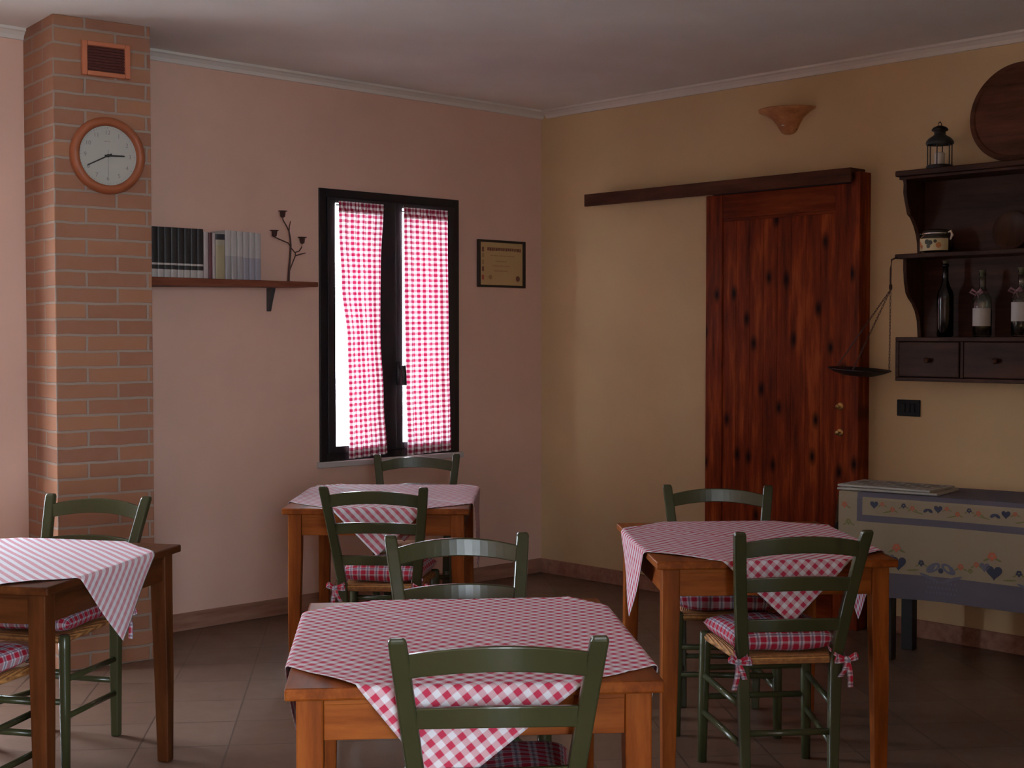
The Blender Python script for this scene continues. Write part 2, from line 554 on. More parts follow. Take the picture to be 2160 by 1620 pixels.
# ------------------------------------------------------------------ window_1 with its two sashes
win = struct(empty('window_1', (WX0, YW, WZ0)))
WW, WH = WX1 - WX0, WZ1 - WZ0
f = MB()
f.quad_box(0, 0.045, -0.012, 0.06, 0, WH).quad_box(WW - 0.045, WW, -0.012, 0.06, 0, WH)
f.quad_box(0.045, WW - 0.045, -0.012, 0.06, WH - 0.045, WH).quad_box(0.045, WW - 0.045, -0.012, 0.06, 0, 0.04)
f.build('window_frame', M['wframe'], win, bevel=0.003)
SX = [(0.045, 0.51), (0.51, WW - 0.045)]
for k, (a, b) in enumerate(SX):
    l0, l1 = (0.095, 0.398) if k == 0 else (0.556, 0.888)
    s = MB()
    s.quad_box(a, l0, -0.022, 0.035, 0.04, WH - 0.045).quad_box(l1, b, -0.022, 0.035, 0.04, WH - 0.045)
    s.quad_box(l0, l1, -0.022, 0.035, 0.04, 0.080).quad_box(l0, l1, -0.022, 0.035, 1.385, WH - 0.045)
    so = s.build('sash', M['wframe'], win, bevel=0.003)
    box(l0 - 0.004, l1 + 0.004, 0.004, 0.008, 0.076, 1.389).build('pane', M['glass'], so)
h = MB()
h.quad_box(0.510, 0.540, -0.036, -0.022, 0.40, 0.53)
h.tube([(0.525, -0.03, 0.50), (0.525, -0.062, 0.50)], 0.010)
h.tube([(0.525, -0.062, 0.51), (0.529, -0.066, 0.46), (0.533, -0.066, 0.40)], [0.015, 0.014, 0.012])
h.build('window_handle', M['iron'], win, smooth=True)
box(-0.02, WW + 0.02, -0.03, 0.10, -0.032, 0).build('window_sill', M['stone'], win, bevel=0.004)

# curtains: one hung on each sash
def curtain(label, topx, leftx, rightx, zt, zb, hem, seed):
    """leftx / rightx: edge positions as (z, x) pairs from top to bottom"""
    rnd = random.Random(seed)
    ph = rnd.random() * 6

    def ev(tab, z):
        for (z1, x1), (z0, x0) in zip(tab, tab[1:]):
            if z >= z0:
                t = (z1 - z) / (z1 - z0)
                t = t * t * (3 - 2 * t)
                return x1 + (x0 - x1) * t
        return tab[-1][1]
    H = zt - zb
    Wf = 0.44

    def fn(u, v):
        zb2 = zb + hem * u
        z = zt + (zb2 - zt) * v
        xl, xr = ev(leftx, z), ev(rightx, z)
        amp = 0.004 + 0.007 * min(1, v * 3)
        y = YW - 0.045 + amp * math.sin(u * 2 * PI * 5 + ph + v * 1.2) + 0.004 * math.sin(u * 31 + ph)
        x = xl + (xr - xl) * u + 0.004 * math.sin(u * 2 * PI * 5 + ph + 1.4)
        if v < 0.03: y = YW - 0.040 + 0.003 * math.sin(u * 70)
        return (x, y, z)
    o = MB().grid(fn, 70, 110, uvfn=lambda u, v: (u * Wf * 0.86, v * H)).build('curtain', M['curtain'], smooth=True)
    tag(o, label, 'curtain', 'gingham curtains on the window')
    # sewn double hem along the bottom and gathered heading on top: thicker, so less light comes through
    for nm, v0, v1 in (('hem', 0.966, 1.0), ('heading', 0.0, 0.045)):
        def fh(u, v, v0=v0, v1=v1):
            p = fn(u, v0 + (v1 - v0) * v)
            return (p[0], p[1] + 0.003, p[2])
        MB().grid(fh, 60, 6, uvfn=lambda u, v, v0=v0, v1=v1: (u * Wf * 0.86, (v0 + (v1 - v0) * v) * H)).build(nm, M['curtain'], o, smooth=True)
    rod = MB().tube([(leftx[0][1] - 0.012, YW - 0.034, zt - 0.022), (rightx[0][1] + 0.012, YW - 0.034, zt - 0.022)], 0.004, 8)
    rod.build('curtain_rod', M['iron'], o, smooth=True)
    return o
curtain('red and white gingham curtain on the left sash, pulled askew', 0, [(2.175, 4.464), (2.05, 4.466), (1.735, 4.485), (1.43, 4.522), (1.15, 4.528), (0.80, 4.530)],
        [(2.175, 4.770), (1.845, 4.752), (1.481, 4.748), (1.1, 4.770), (0.80, 4.792)], 2.180, 0.795, 0.015, 3)
curtain('red and white gingham curtain hanging straight on the right sash, beside the handle', 0, [(2.175, 4.912), (1.746, 4.918), (1.2, 4.925), (0.80, 4.936)],
        [(2.175, 5.236), (1.5, 5.246), (0.80, 5.260)], 2.175, 0.790, 0.012, 8)

# ------------------------------------------------------------------ sliding door on the yellow wall
door = struct(empty('door_1', (XW, 3.80, 0)))
# local: x toward the room is negative, y along the wall
L0, L1 = 0.0, 0.94        # leaf from post to its left edge
def D(x0, x1, y0, y1, z0, z1): return box(x0, x1, y0, y1, z0, z1)
D(-0.065, -0.03, 0.83, 0.94, 0.012, 2.214).build('stile', M['door'], door, bevel=0.004)
D(-0.065, -0.03, 0.015, 0.125, 0.012, 2.214).build('stile', M['door'], door, bevel=0.004)
D(-0.065, -0.03, 0.125, 0.83, 2.085, 2.214).build('top_rail', M['door_y'], door, bevel=0.004)
D(-0.065, -0.03, 0.125, 0.83, 0.012, 0.20).build('bottom_rail', M['door_y'], door, bevel=0.004)
pn = MB()
k = 8
for i in range(k):
    a = 0.125 + (0.83 - 0.125) * i / k; b = 0.125 + (0.83 - 0.125) * (i + 1) / k
    pn.quad_box(-0.056, -0.036, a + 0.0004, b - 0.0004, 0.20, 2.085)
pn.build('door_panel', M['door'], door, bevel=0.0022)
mo = MB()
mo.quad_box(-0.061, -0.056, 0.125, 0.83, 2.070, 2.085)
mo.build('door_moulding', M['door_y'], door, bevel=0.002)
for z in (1.107, 0.976):
    s = MB().lathe([(0.0, 0.006), (0.012, 0.006), (0.018, 0.003), (0.019, 0)], 20)
    o = s.build('escutcheon', M['brass'], door, loc=(-0.065, 0.086, z), rot=(0, -PI / 2, 0), smooth=True)
    k_ = MB().tube([(0, 0, 0.0), (0, 0, 0.028)], 0.004, 8)
    k_.lathe([(0.002, 0.022), (0.011, 0.024), (0.011, 0.030), (0.002, 0.032)], 16)
    k_.build('key', M['brass'], o, smooth=True)
# header that hides the track, and the tall stop post at the right
hd = MB().quad_box(-0.130, -0.112, -0.005, 1.787, 2.212, 2.282)
hd.quad_box(-0.112, 0, -0.005, 1.787, 2.262, 2.282)
hd.build('header', M['header'], door, bevel=0.003)
pt = MB().quad_box(-0.098, 0, -0.038, 0.014, 0, 2.262)
pt.build('post', [M['door'], M['header']], door, bevel=0.003)
D(-0.060, 0, 0.014, 0.9, 2.215, 2.255).build('track', M['iron'], door)
D(-0.03, 0, 0.014, 0.80, 0.0, 2.16).build('doorway', M['header'], door)

# ------------------------------------------------------------------ tables
def make_table(loc, rz, W, Lg, label, H=0.74, wd='pine_'):
    t = tag(empty('dining_table', loc, rz), label, 'table', 'wooden trattoria tables')
    th = 0.026
    tp = MB().quad_box(-W / 2, W / 2, -Lg / 2, Lg / 2, H - th, H)
    tp.build('tabletop', M[wd + 'y'], t, bevel=0.005)
    ins = 0.022; lw = 0.056
    xi, yi = W / 2 - ins, Lg / 2 - ins
    for sx in (-1, 1):
        for sy in (-1, 1):
            cx, cy = sx * (xi - lw / 2), sy * (yi - lw / 2)
            zt = H - th
            lg = MB().bar([(cx, cy, zt), (cx, cy, zt - 0.13), (cx + sx * 0.004, cy + sy * 0.004, 0.30), (cx + sx * 0.006, cy + sy * 0.006, 0.0)], [lw, lw, lw * 0.9, lw * 0.74], [lw, lw, lw * 0.9, lw * 0.74])
            lg.build('leg', M[wd + 'z'], t, bevel=0.004)
    az0, az1 = H - th - 0.090, H - th
    for sy in (-1, 1):
        y = sy * (yi - 0.020)
        a = MB().quad_box(-xi + lw, xi - lw, y - 0.010, y + 0.010, az0, az1)
        a.quad_box(-xi + lw, xi - lw, y + sy * 0.008 - 0.006, y + sy * 0.008 + 0.006, az1 - 0.016, az1)
        a.build('apron', M[wd + 'x'], t, bevel=0.002)
    for sx in (-1, 1):
        x = sx * (xi - 0.020)
        a = MB().quad_box(x - 0.010, x + 0.010, -yi + lw, yi - lw, az0, az1)
        a.quad_box(x + sx * 0.008 - 0.006, x + sx * 0.008 + 0.006, -yi + lw, yi - lw, az1 - 0.016, az1)
        a.build('apron', M[wd + 'y'], t, bevel=0.002)
    return t


def make_cloth(loc, rz, W, Lg, label, mat, size=1.0, turn=45, off=(0, 0), seed=1, H=0.74, flare=0.035):
    rnd = random.Random(seed)
    ca, sa = math.cos(math.radians(turn)), math.sin(math.radians(turn))
    ph = [rnd.random() * 6 for _ in range(6)]
    r = 0.010

    def fold(s, half, wave):
        e = abs(s) - half
        sg = 1 if s >= 0 else -1
        if e <= 0: return s, 0.0
        if e < r * PI / 2:
            a = e / r
            return sg * (half + r * math.sin(a)), -r * (1 - math.cos(a))
        h = e - r * PI / 2
        return sg * (half + r + flare * h * (0.5 + wave)), -(r + h * 0.992)

    def fn(u, v):
        a, b = (u - 0.5) * size, (v - 0.5) * size
        x, y = a * ca - b * sa + off[0], a * sa + b * ca + off[1]
        x2, zx = fold(x, W / 2 + 0.002, 0.8 * math.sin(y * 17 + ph[0]))
        y2, zy = fold(y, Lg / 2 + 0.002, 0.8 * math.sin(x * 17 + ph[1]))
        z = H + 0.0022 + zx + zy
        if zx == 0 and zy == 0:
            # creases left from folding and small ripples
            z += 0.0016 * math.exp(-(a / 0.008) ** 2)
            z += 0.0012 * (1 + math.sin(a * 23 + ph[4] + 2 * math.sin(b * 7))) * (0.5 + 0.5 * math.sin(b * 11 + ph[5]))
            ed = 0.5 * size - max(abs(a), abs(b))
            if ed < 0.03: z += 0.004 * (1 - ed / 0.03) * max(0, math.sin((a + b) * 14 + ph[2])) 
        return (x2, y2, z)
    o = MB().grid(fn, 120, 120, uvfn=lambda u, v: (u * size, v * size)).build('tablecloth', mat, loc=loc, rot=(0, 0, rz), smooth=True, solid=0.0012)
    return tag(o, label, 'tablecloth', 'red gingham tablecloths')


RAD = math.radians
TW, TL = 0.78, 0.92
T_FRONT = ((2.176, 2.449, 0), RAD(51.5 - 90))
T_BACK = ((3.870, 4.876, 0), RAD(45.5 - 90))
T_RIGHT = ((3.945, 2.955, 0), RAD(50 - 90))
T_LEFT = ((1.884, 4.311, 0), RAD(34 - 90))
make_table(*T_FRONT, TW, TL, 'orange varnished wooden table in the foreground with worn front edge')
make_table(*T_BACK, TW, TL, 'orange varnished wooden table below the curtained window')
make_table(*T_RIGHT, TW, TL + 0.01, 'orange varnished wooden table before the sliding door')
make_table(*T_LEFT, TW, 0.85, 'dark reddish-brown wooden table beside the brick pillar, cut by the left edge', wd='dark_')
make_cloth(*T_FRONT, TW, TL, 'pink-red checked tablecloth on the foreground table, corner hanging behind the nearest chair', M['cloth'], turn=38, off=(0.02, 0.01), seed=1, flare=-0.02)
make_cloth(*T_BACK, TW, TL, 'red checked tablecloth on the table below the window', M['cloth_stripe'], turn=44, off=(0.02, 0.04), seed=2)
make_cloth(*T_RIGHT, TW, TL + 0.01, 'red checked tablecloth on the table before the sliding door', M['cloth'], turn=47, off=(0.015, 0.0), seed=3, size=0.96)
make_cloth(*T_LEFT, TW, 0.85, 'red and white striped tablecloth, brightly lit, on the table beside the pillar', M['cloth_lit'], turn=45, off=(-0.02, -0.03), seed=4, size=0.93)

# ------------------------------------------------------------------ chairs
def post_x(z):
    return 0.140 + 0.010 * min(z, 0.44) / 0.44 + (0.050 * ((z - 0.44) / 0.42) if z > 0.44 else 0)


def post_y(z):
    if z <= 0.44: return -0.197 + 0.012 * math.sin(PI * z / 0.88)
    t = (z - 0.44) / 0.42
    return -0.185 - 0.105 * t - 0.035 * t * t


def make_chair():
    r = empty('rush_seat_chair')
    zs = [0, 0.15, 0.30, 0.44, 0.54, 0.64, 0.74, 0.82, 0.852, 0.862]
    for s in (-1, 1):
        ww = [0.030, 0.033, 0.036, 0.038, 0.038, 0.038, 0.038, 0.038, 0.037, 0.031]
        dd = [0.030, 0.032, 0.034, 0.034, 0.032, 0.030, 0.028, 0.027, 0.026, 0.020]
        MB().bar([(s * post_x(z), post_y(z), z) for z in zs], ww, dd).build('back_post', M['green'], r, bevel=0.005)
        MB().tube([(s * 0.1825, 0.200, 0), (s * 0.180, 0.196, 0.22), (s * 0.176, 0.190, 0.40), (s * 0.176, 0.190, 0.445), (s * 0.176, 0.190, 0.452)],
                  [0.0155, 0.018, 0.0195, 0.0195, 0.014], 14).build('leg', M['green'], r, smooth=True, bevel=0)
    for zc, hh, arch in ((0.800, 0.050, 0.022), (0.685, 0.044, 0.010), (0.552, 0.040, 0.006)):
        n = 16
        rings = []
        for i in range(n + 1):
            u = -1 + 2 * i / n
            x = u * (post_x(zc) - 0.008)
            bow = -0.030 * (1 - u * u)
            za = arch * (1 - u * u)
            lo, hi = zc - hh / 2 + za * 0.9, zc + hh / 2 + za
            t = 0.008
            yl = post_y(zc) + 0.45 * (post_y(lo) - post_y(zc)) + bow; yh = post_y(zc) + 0.45 * (post_y(hi) - post_y(zc)) + bow
            rings.append([(x, yl - t, lo), (x, yl + t, lo), (x, yh + t, hi), (x, yh - t, hi)])
        MB().rings(rings).build('back_slat', M['green'], r, bevel=0.003)
    # woven seat: trapezoid with rolled edges
    n = 20

    def seat(u, v):
        a, b = 2 * u - 1, 2 * v - 1
        hw = 0.150 + 0.038 * (b + 1) / 2
        y = -0.188 + 0.385 * (b + 1) / 2
        ed = max(abs(a), abs(b))
        return a * hw, y, ed
    st = MB()
    rings = []
    prof = [(0.0, 0.440), (0.55, 0.443), (0.86, 0.448), (0.95, 0.447), (1.0, 0.436), (0.985, 0.424), (0.9, 0.418), (0.0, 0.422)]
    outline = []
    for i in range(n): outline.append((-1 + 2 * i / n, -1))
    for i in range(n): outline.append((1, -1 + 2 * i / n))
    for i in range(n): outline.append((1 - 2 * i / n, 1))
    for i in range(n): outline.append((-1, 1 - 2 * i / n))
    for k, z in prof:
        k = max(k, 0.01)
        ring = []
        for a, b in outline:
            hw = 0.152 + 0.034 * (b * k + 1) / 2
            ring.append((a * k * hw, -0.188 + 0.385 * (b * k + 1) / 2, z))
        rings.append(ring)
    st.rings(rings)
    st.build('seat', M['rush'], r, smooth=True)

    def rod(p, q, rr=0.0105):
        MB().tube([p, q], rr, 10).build('stretcher', M['green'], r, smooth=True)
    for s in (-1, 1):
        rod((s * 0.179, 0.195, 0.300), (s * post_x(0.3), post_y(0.3), 0.285))
        rod((s * 0.181, 0.198, 0.175), (s * post_x(0.16), post_y(0.16), 0.160))
    rod((-0.179, 0.195, 0.325), (0.179, 0.195, 0.325))
    rod((-0.181, 0.198, 0.225), (0.181, 0.198, 0.225))
    rod((-post_x(0.2), post_y(0.2), 0.205), (post_x(0.2), post_y(0.2), 0.205))
    return r


def make_cushion():
    r = empty('seat_cushion')

    def side(s):
        def fn(u, v):
            a, b = 2 * u - 1, 2 * v - 1
            hw = 0.165 + 0.022 * (b + 1) / 2
            k = (1 - abs(a) ** 5) * (1 - abs(b) ** 5)
            pinch = 1 - 0.06 * (1 - abs(a * b)) * (abs(a) ** 6 + abs(b) ** 6) * 0.5
            h = 0.5 * 0.078 * max(0, k) ** 0.42
            z = 0.449 + 0.036 + (h if s > 0 else -min(h, 0.035))
            z += (0.004 * math.sin(a * 5 + b * 3)) * k
            return (a * hw * pinch, 0.012 + b * 0.170 * pinch, z)
        return fn
    mb = MB()

    def cuv(s):
        f = side(s)

        def g(u, v):
            p = f(u, v)
            a, b = 2 * u - 1, 2 * v - 1
            dz = (0.524 - p[2]) * 0.9
            return (u * 0.40 + math.copysign(dz * abs(a) ** 6, a), v * 0.40 + math.copysign(dz * abs(b) ** 6, b))
        return g
    mb.grid(side(1), 40, 40, uvfn=cuv(1))
    mb.grid(lambda u, v: side(-1)(1 - u, v), 40, 40, uvfn=lambda u, v: cuv(-1)(1 - u, v))
    mb.build('pad', M['cushion'], r, smooth=True)
    for s in (-1, 1):
        t = MB()
        px, py, pz = s * 0.150, -0.170, 0.445
        bx, by = s * 0.175, -0.222

        def strip(pts, wd):
            def fn(u, v):
                i = min(len(pts) - 2, int(u * (len(pts) - 1))); f_ = u * (len(pts) - 1) - i
                p = Vector(pts[i]).lerp(Vector(pts[i + 1]), f_)
                return (p.x, p.y, p.z + (v - 0.5) * wd)
            t.grid(fn, len(pts) * 2, 2, uvfn=lambda u, v: (u * 0.12, v * 0.03))
        strip([(s * 0.135, -0.155, 0.480), (s * 0.128, -0.185, 0.470), (s * 0.140, -0.210, 0.455), (bx, by, 0.440)], 0.013)
        strip([(s * 0.160, -0.150, 0.480), (s * 0.178, -0.180, 0.465), (bx, by, 0.440)], 0.013)
        strip([(bx, by, 0.440), (bx - s * 0.035, by - 0.012, 0.455), (bx - s * 0.045, by - 0.010, 0.436), (bx, by - 0.004, 0.438)], 0.014)
        strip([(bx, by, 0.440), (bx + s * 0.022, by - 0.016, 0.462), (bx + s * 0.036, by - 0.010, 0.448), (bx, by - 0.004, 0.438)], 0.014)

        def tail(x0, x1, z1):
            def fn(u, v):
                return (bx + (x0 + (x1 - x0) * u) * s + (v - 0.5) * 0.018, by - 0.006 - 0.008 * math.sin(u * 4), 0.438 + (z1 - 0.438) * u)
            t.grid(fn, 8, 2, uvfn=lambda u, v: (u * 0.1, v * 0.02))
        tail(0.0, 0.012, 0.352)
        tail(0.0, -0.022, 0.385)
        b0 = len(t.v)
        t.lathe([(0.003, -0.011), (0.011, -0.006), (0.012, 0.006), (0.003, 0.011)], 10, c=(bx, by - 0.002, 0.440))
        for i in range(b0, len(t.v)):
            p = t.v[i]; t.uv[i] = (p.x, p.z)
        t.build('tie', M['cushion'], r, smooth=True)
    return r


chair_proto = make_chair()
cush_proto = make_cushion()
CHAIRS = [
    # back-top centre x, y, facing (deg), chair label, cushion label or None
    (1.850, 1.980, 50, 'green ladder-back chair in the foreground, its back toward the viewer', 'plaid seat cushion on the foreground chair, half under the hanging cloth corner'),
    (2.742, 3.119, 235, 'green ladder-back chair with a shiny top slat behind the foreground table', None),
    (3.366, 4.328, 42, 'green ladder-back chair at the near side of the window table', 'plaid seat cushion with ties on the near chair of the window table'),
    (4.479, 5.400, 229, 'green ladder-back chair between the window and its table', None),
    (3.543, 2.433, 52.5, 'green ladder-back chair at the near side of the table before the sliding door', 'plaid red and white seat cushion with bows on the chair nearest the right-hand table'),
    (4.405, 3.436, 222, 'green ladder-back chair standing against the sliding door behind its table', 'dark plaid seat cushion under the table before the sliding door'),
    (2.450, 4.815, 212, 'green ladder-back chair in front of the brick pillar', 'shaded plaid seat cushion on the chair by the brick pillar'),
    (1.345, 3.945, 34, 'green chair tucked under the striped table, mostly beyond the left edge', 'shaded plaid seat cushion at the left edge under the striped table'),
]
for i, (tx, ty, deg, lab, cl) in enumerate(CHAIRS):
    a = RAD(deg)
    ox, oy = tx + 0.325 * math.cos(a), ty + 0.325 * math.sin(a)
    c = chair_proto if i == 0 else copy_tree(chair_proto)
    c.location = (ox, oy, 0); c.rotation_euler = (0, 0, a - PI / 2)
    tag(c, lab, 'chair', 'green rush-seat chairs')
first = True
for i, (tx, ty, deg, lab, cl) in enumerate(CHAIRS):
    if not cl: continue
    a = RAD(deg)
    c = cush_proto if first else copy_tree(cush_proto)
    first = False
    c.location = (tx + 0.325 * math.cos(a), ty + 0.325 * math.sin(a), 0); c.rotation_euler = (0, 0, a - PI / 2)
    tag(c, cl, 'cushion', 'plaid seat cushions')

# ------------------------------------------------------------------ clock and vent on the pillar
PR = pil.matrix_basis
def on_pillar(x, z, d=0.0):
    """point on the pillar's front face: x along it, z up, d out of it"""
    c7, s7 = math.cos(-RAD(7)), math.sin(-RAD(7))
    return (2.694 + x * c7 + d * s7, 5.668 + x * s7 - d * c7, z)
# wall_clock faces -y in its own frame
ck = tag(empty('wall_clock', on_pillar(0.232, 2.243), -RAD(7)), 'round orange-rimmed clock with a white dial on the pillar', 'clock')
def facing(mb, name, mat, parent, **k):
    """lathes are modelled around z; turn them to face -y"""
    return mb.build(name, mat, parent, rot=(PI / 2, 0, 0), **k)
facing(MB().lathe([(0.166, 0), (0.168, 0.012), (0.164, 0.026), (0.154, 0.036), (0.142, 0.038), (0.132, 0.032), (0.129, 0.022), (0.129, 0.004)], 64), 'rim', M['clockrim'], ck, smooth=True)
facing(MB().lathe([(0.0005, 0.012), (0.131, 0.012), (0.131, 0.004), (0.0005, 0.004)], 64), 'dial', M['dial'], ck)


def text_mesh(s, size):
    cu = bpy.data.curves.new('t', 'FONT'); cu.body = s; cu.size = size; cu.align_x = 'CENTER'; cu.align_y = 'CENTER'; cu.extrude = 0.0004
    o = bpy.data.objects.new('t', cu); COL.objects.link(o)
    bpy.context.view_layer.update()
    me = bpy.data.meshes.new_from_object(o.evaluated_get(bpy.context.evaluated_depsgraph_get()))
    vs = [v.co.copy() for v in me.vertices]; fs = [list(p.vertices) for p in me.polygons]
    bpy.data.objects.remove(o); bpy.data.curves.remove(cu); bpy.data.meshes.remove(me)
    return vs, fs
nm = MB()
for k in range(1, 13):
    a = RAD(90 - 30 * k)
    vs, fs = text_mesh(str(k), 0.026)
    b = len(nm.v)
    nm.v += [Vector((v.x + 0.100 * math.cos(a), v.y + 0.100 * math.sin(a), 0.0128 + v.z)) for v in vs]
    for q in fs:
        nm.f.append([b + i for i in q]); nm.mi.append(0)
facing(nm, 'numerals', M['faint'], ck)
tk = MB()
for k in range(60):
    a = 2 * PI * k / 60
    mm = Matrix.Rotation(a, 4, 'Z')
    wd = 0.0012 if k % 5 == 0 else 0.0005
    tk.quad_box(-wd, wd, 0.118, 0.124, 0.012, 0.0126, M=mm)
for i, wd in enumerate((0.004, 0.003, 0.004, 0.003)):     # maker's word, too blurred to read
    tk.quad_box(-0.013 + i * 0.007, -0.013 + i * 0.007 + wd, 0.060, 0.064, 0.012, 0.0126)
facing(tk, 'minute_marks', M['faint'], ck)


def hand(name, ang, ln, wd, tailn, z, mat):
    h = MB().prism([(-wd, -tailn), (wd, -tailn), (wd, 0), (wd * 0.8, ln * 0.9), (0, ln), (-wd * 0.8, ln * 0.9), (-wd, 0)], 'z', z, z + 0.0012)
    h.v = [Matrix.Rotation(-RAD(ang), 4, 'Z') @ p for p in h.v]
    facing(h, name, mat, ck)
hand('hour_hand', 88, 0.078, 0.0040, 0.015, 0.0145, M['ink'])
hand('minute_hand', 243, 0.108, 0.0032, 0.018, 0.0160, M['ink'])
hand('second_hand', 180, 0.095, 0.0010, 0.025, 0.0175, M['faint'])
facing(MB().lathe([(0.007, 0.012), (0.007, 0.019), (0.0005, 0.0195)], 16), 'hub', M['ink'], ck, smooth=True)

vt = tag(empty('vent_grille', on_pillar(0.228, 2.658), -RAD(7)), 'terracotta framed air vent high on the brick pillar', 'vent')
fr = MB()
W2, H2, w2, h2 = 0.108, 0.074, 0.084, 0.054
fr.quad_box(-W2, -w2, -0.022, 0, -H2, H2).quad_box(w2, W2, -0.022, 0, -H2, H2)
fr.quad_box(-w2, w2, -0.022, 0, h2, H2).quad_box(-w2, w2, -0.022, 0, -H2, -h2)
fr.build('frame', M['terra'], vt, bevel=0.004)
gr = MB().quad_box(-w2, w2, -0.004, 0, -h2, h2)
for i in range(9):
    z = -h2 + 0.006 + i * (2 * h2 - 0.012) / 8
    mm = Matrix.Translation((0, -0.010, z)) @ Matrix.Rotation(RAD(35), 4, 'X')
    gr.quad_box(-w2, w2, -0.005, 0.005, -0.0012, 0.0012, M=mm)
gr.build('grille', M['grille'], vt)

# ------------------------------------------------------------------ bookshelf
SH_Z = 1.735
sh = tag(empty('wall_shelf', (3.17, YW, SH_Z)), 'dark red-brown wooden wall shelf between the pillar and the window', 'shelf')
MB().prism([(0, 0), (1.045, 0), (1.045, -0.026), (0, -0.044)], 'y', -0.20, 0).build('board', M['shelf'], sh, bevel=0.004)
for bx_ in (0.86, 0.12):
    b = MB().prism([(-0.055, -0.031), (0, -0.031), (0, -0.150), (-0.012, -0.150), (-0.030, -0.095)], 'x', bx_, bx_ + 0.022)
    b.build('bracket', M['bracket'], sh, bevel=0.002)


def book_mat(name, bands, cloth=None):
    """spine in horizontal bands: list of (z_fraction, colour) from the bottom up"""
    mt, nt, b, N, L = new_mat(name)
    t = N.new('ShaderNodeTexCoord'); sep = N.new('ShaderNodeSeparateXYZ'); L.new(t.outputs['Generated'], sep.inputs[0])
    n = N.new('ShaderNodeValToRGB'); n.color_ramp.interpolation = 'CONSTANT'
    el = n.color_ramp.elements
    while len(el) < len(bands): el.new(0.5)
    for e, (p, c) in zip(el, bands):
        e.position = p; e.color = (*c, 1)
    L.new(sep.outputs[2], n.inputs[0]); L.new(n.outputs[0], b.inputs['Base Color'])
    b.inputs['Roughness'].default_value = 0.5
    return mt
BK, WT = (0.022, 0.019, 0.019), (0.42, 0.385, 0.36)
bm_black = book_mat('black_spine', [(0, WT), (0.16, BK), (0.245, WT), (0.285, BK)])
bm_white = book_mat('white_spine', [(0, (0.32, 0.30, 0.30)), (0.48, (0.42, 0.39, 0.37))])
bm_grey = book_mat('pale_grey_spine', [(0, (0.28, 0.265, 0.30)), (0.46, (0.40, 0.37, 0.36))])
bm_red = book_mat('dark_red_spine', [(0, (0.12, 0.03, 0.035)), (0.5, (0.10, 0.025, 0.03))])
bm_plain = book_mat('off_white_spine', [(0, (0.40, 0.33, 0.32)), (0.5, (0.42, 0.345, 0.33))])
bm_yel = book_mat('cream_spine', [(0, (0.36, 0.30, 0.18)), (0.74, (0.37, 0.32, 0.24)), (0.86, (0.03, 0.03, 0.04)), (0.985, (0.36, 0.34, 0.32))])


def book(x0, wd, ht, mat, label, group=None, dep=0.135):
    r = empty('book', (x0, YW - 0.155, SH_Z + 0.001))
    wd -= 0.0012
    c = MB()
    # rounded spine facing the room and two boards
    n = 8
    sp = [(wd / 2 - wd / 2 * math.cos(PI * i / n), -0.005 * math.sin(PI * i / n)) for i in range(n + 1)]
    inner = [(wd - 0.0025, 0.0), (0.0025, 0.0)]
    c.prism(sp + [(wd, dep), (wd - 0.0025, dep), (wd - 0.0025, 0.003), (0.0025, 0.003), (0.0025, dep), (0, dep)], 'z', 0, ht)
    c.build('cover', mat, r)
    box(0.0027, wd - 0.0027, 0.0035, dep - 0.004, 0.003, ht - 0.003).build('pages', M['white'], r)
    return tag(r, label, 'book', group)
ORD = ['first', 'second', 'third', 'fourth', 'fifth', 'sixth', 'seventh', 'eighth']
x = 3.285
for k in range(8):
    book(x, 0.0355, 0.238, bm_black, 'black volume with white bands at its foot, %s from the pillar' % ORD[k], 'black encyclopaedia volumes on the wall shelf')
    x += 0.0355
book(x + 0.001, 0.027, 0.226, bm_plain, 'off-white book next to the last black volume', 'mixed books on the wall shelf'); x += 0.029
book(x, 0.019, 0.224, bm_red, 'thin dark red book on the wall shelf', 'mixed books on the wall shelf'); x += 0.020
book(x, 0.018, 0.222, bm_plain, 'thin off-white book right of the dark red one', 'mixed books on the wall shelf'); x += 0.019
book(x, 0.052, 0.222, bm_yel, 'thick cream book with a black patch at the top of its spine', 'mixed books on the wall shelf'); x += 0.053
for k in range(6):
    book(x, 0.0345, 0.240 - 0.001 * k, bm_white if k < 3 else bm_grey, 'pale spined book of the white set, %s from the cream book' % ORD[k], 'white book set on the wall shelf')
    x += 0.0345

# wire branch candle holder
ch = tag(empty('candle_holder', (4.100, YW - 0.10, SH_Z)), 'rusty wire branch with three little cups on the shelf end', 'candle holder')
def C(x, z): return (x - 4.100, 0, z - SH_Z)
def Cy(x, z, y): return (x - 4.100, y, z - SH_Z)
st = MB().lathe([(0.028, 0), (0.028, 0.003), (0.006, 0.006), (0.004, 0.012)], 20, c=C(4.10, SH_Z))
st.tube([C(4.100, 1.738), C(4.103, 1.80), C(4.110, 1.861), C(4.114, 1.921), C(4.111, 1.960), C(4.104, 1.994), C(4.106, 2.02), C(4.114, 2.048)], [0.0060, 0.0055, 0.005, 0.005, 0.0045, 0.004, 0.003, 0.002], 8)
st.build('stem', M['rustwire'], ch, smooth=True)
tw = [
    [C(4.104, 1.994), C(4.090, 2.020), C(4.068, 2.051), C(4.066, 2.066)],
    [C(4.114, 1.921), Cy(4.083, 1.934, -0.02), Cy(4.012, 1.953, -0.03), Cy(3.994, 1.960, -0.03)],
    [C(4.114, 1.913), C(4.139, 1.888), C(4.165, 1.896), C(4.181, 1.915), C(4.186, 1.938)],
    [C(4.101, 1.784), C(4.125, 1.835), C(4.142, 1.871), C(4.143, 1.888)],
    [C(4.142, 1.871), C(4.170, 1.880), C(4.207, 1.889)],
]
for q in tw:
    MB().tube(q, [0.0032] * (len(q) - 1) + [0.0022], 8).build('twig', M['rustwire'], ch, smooth=True)
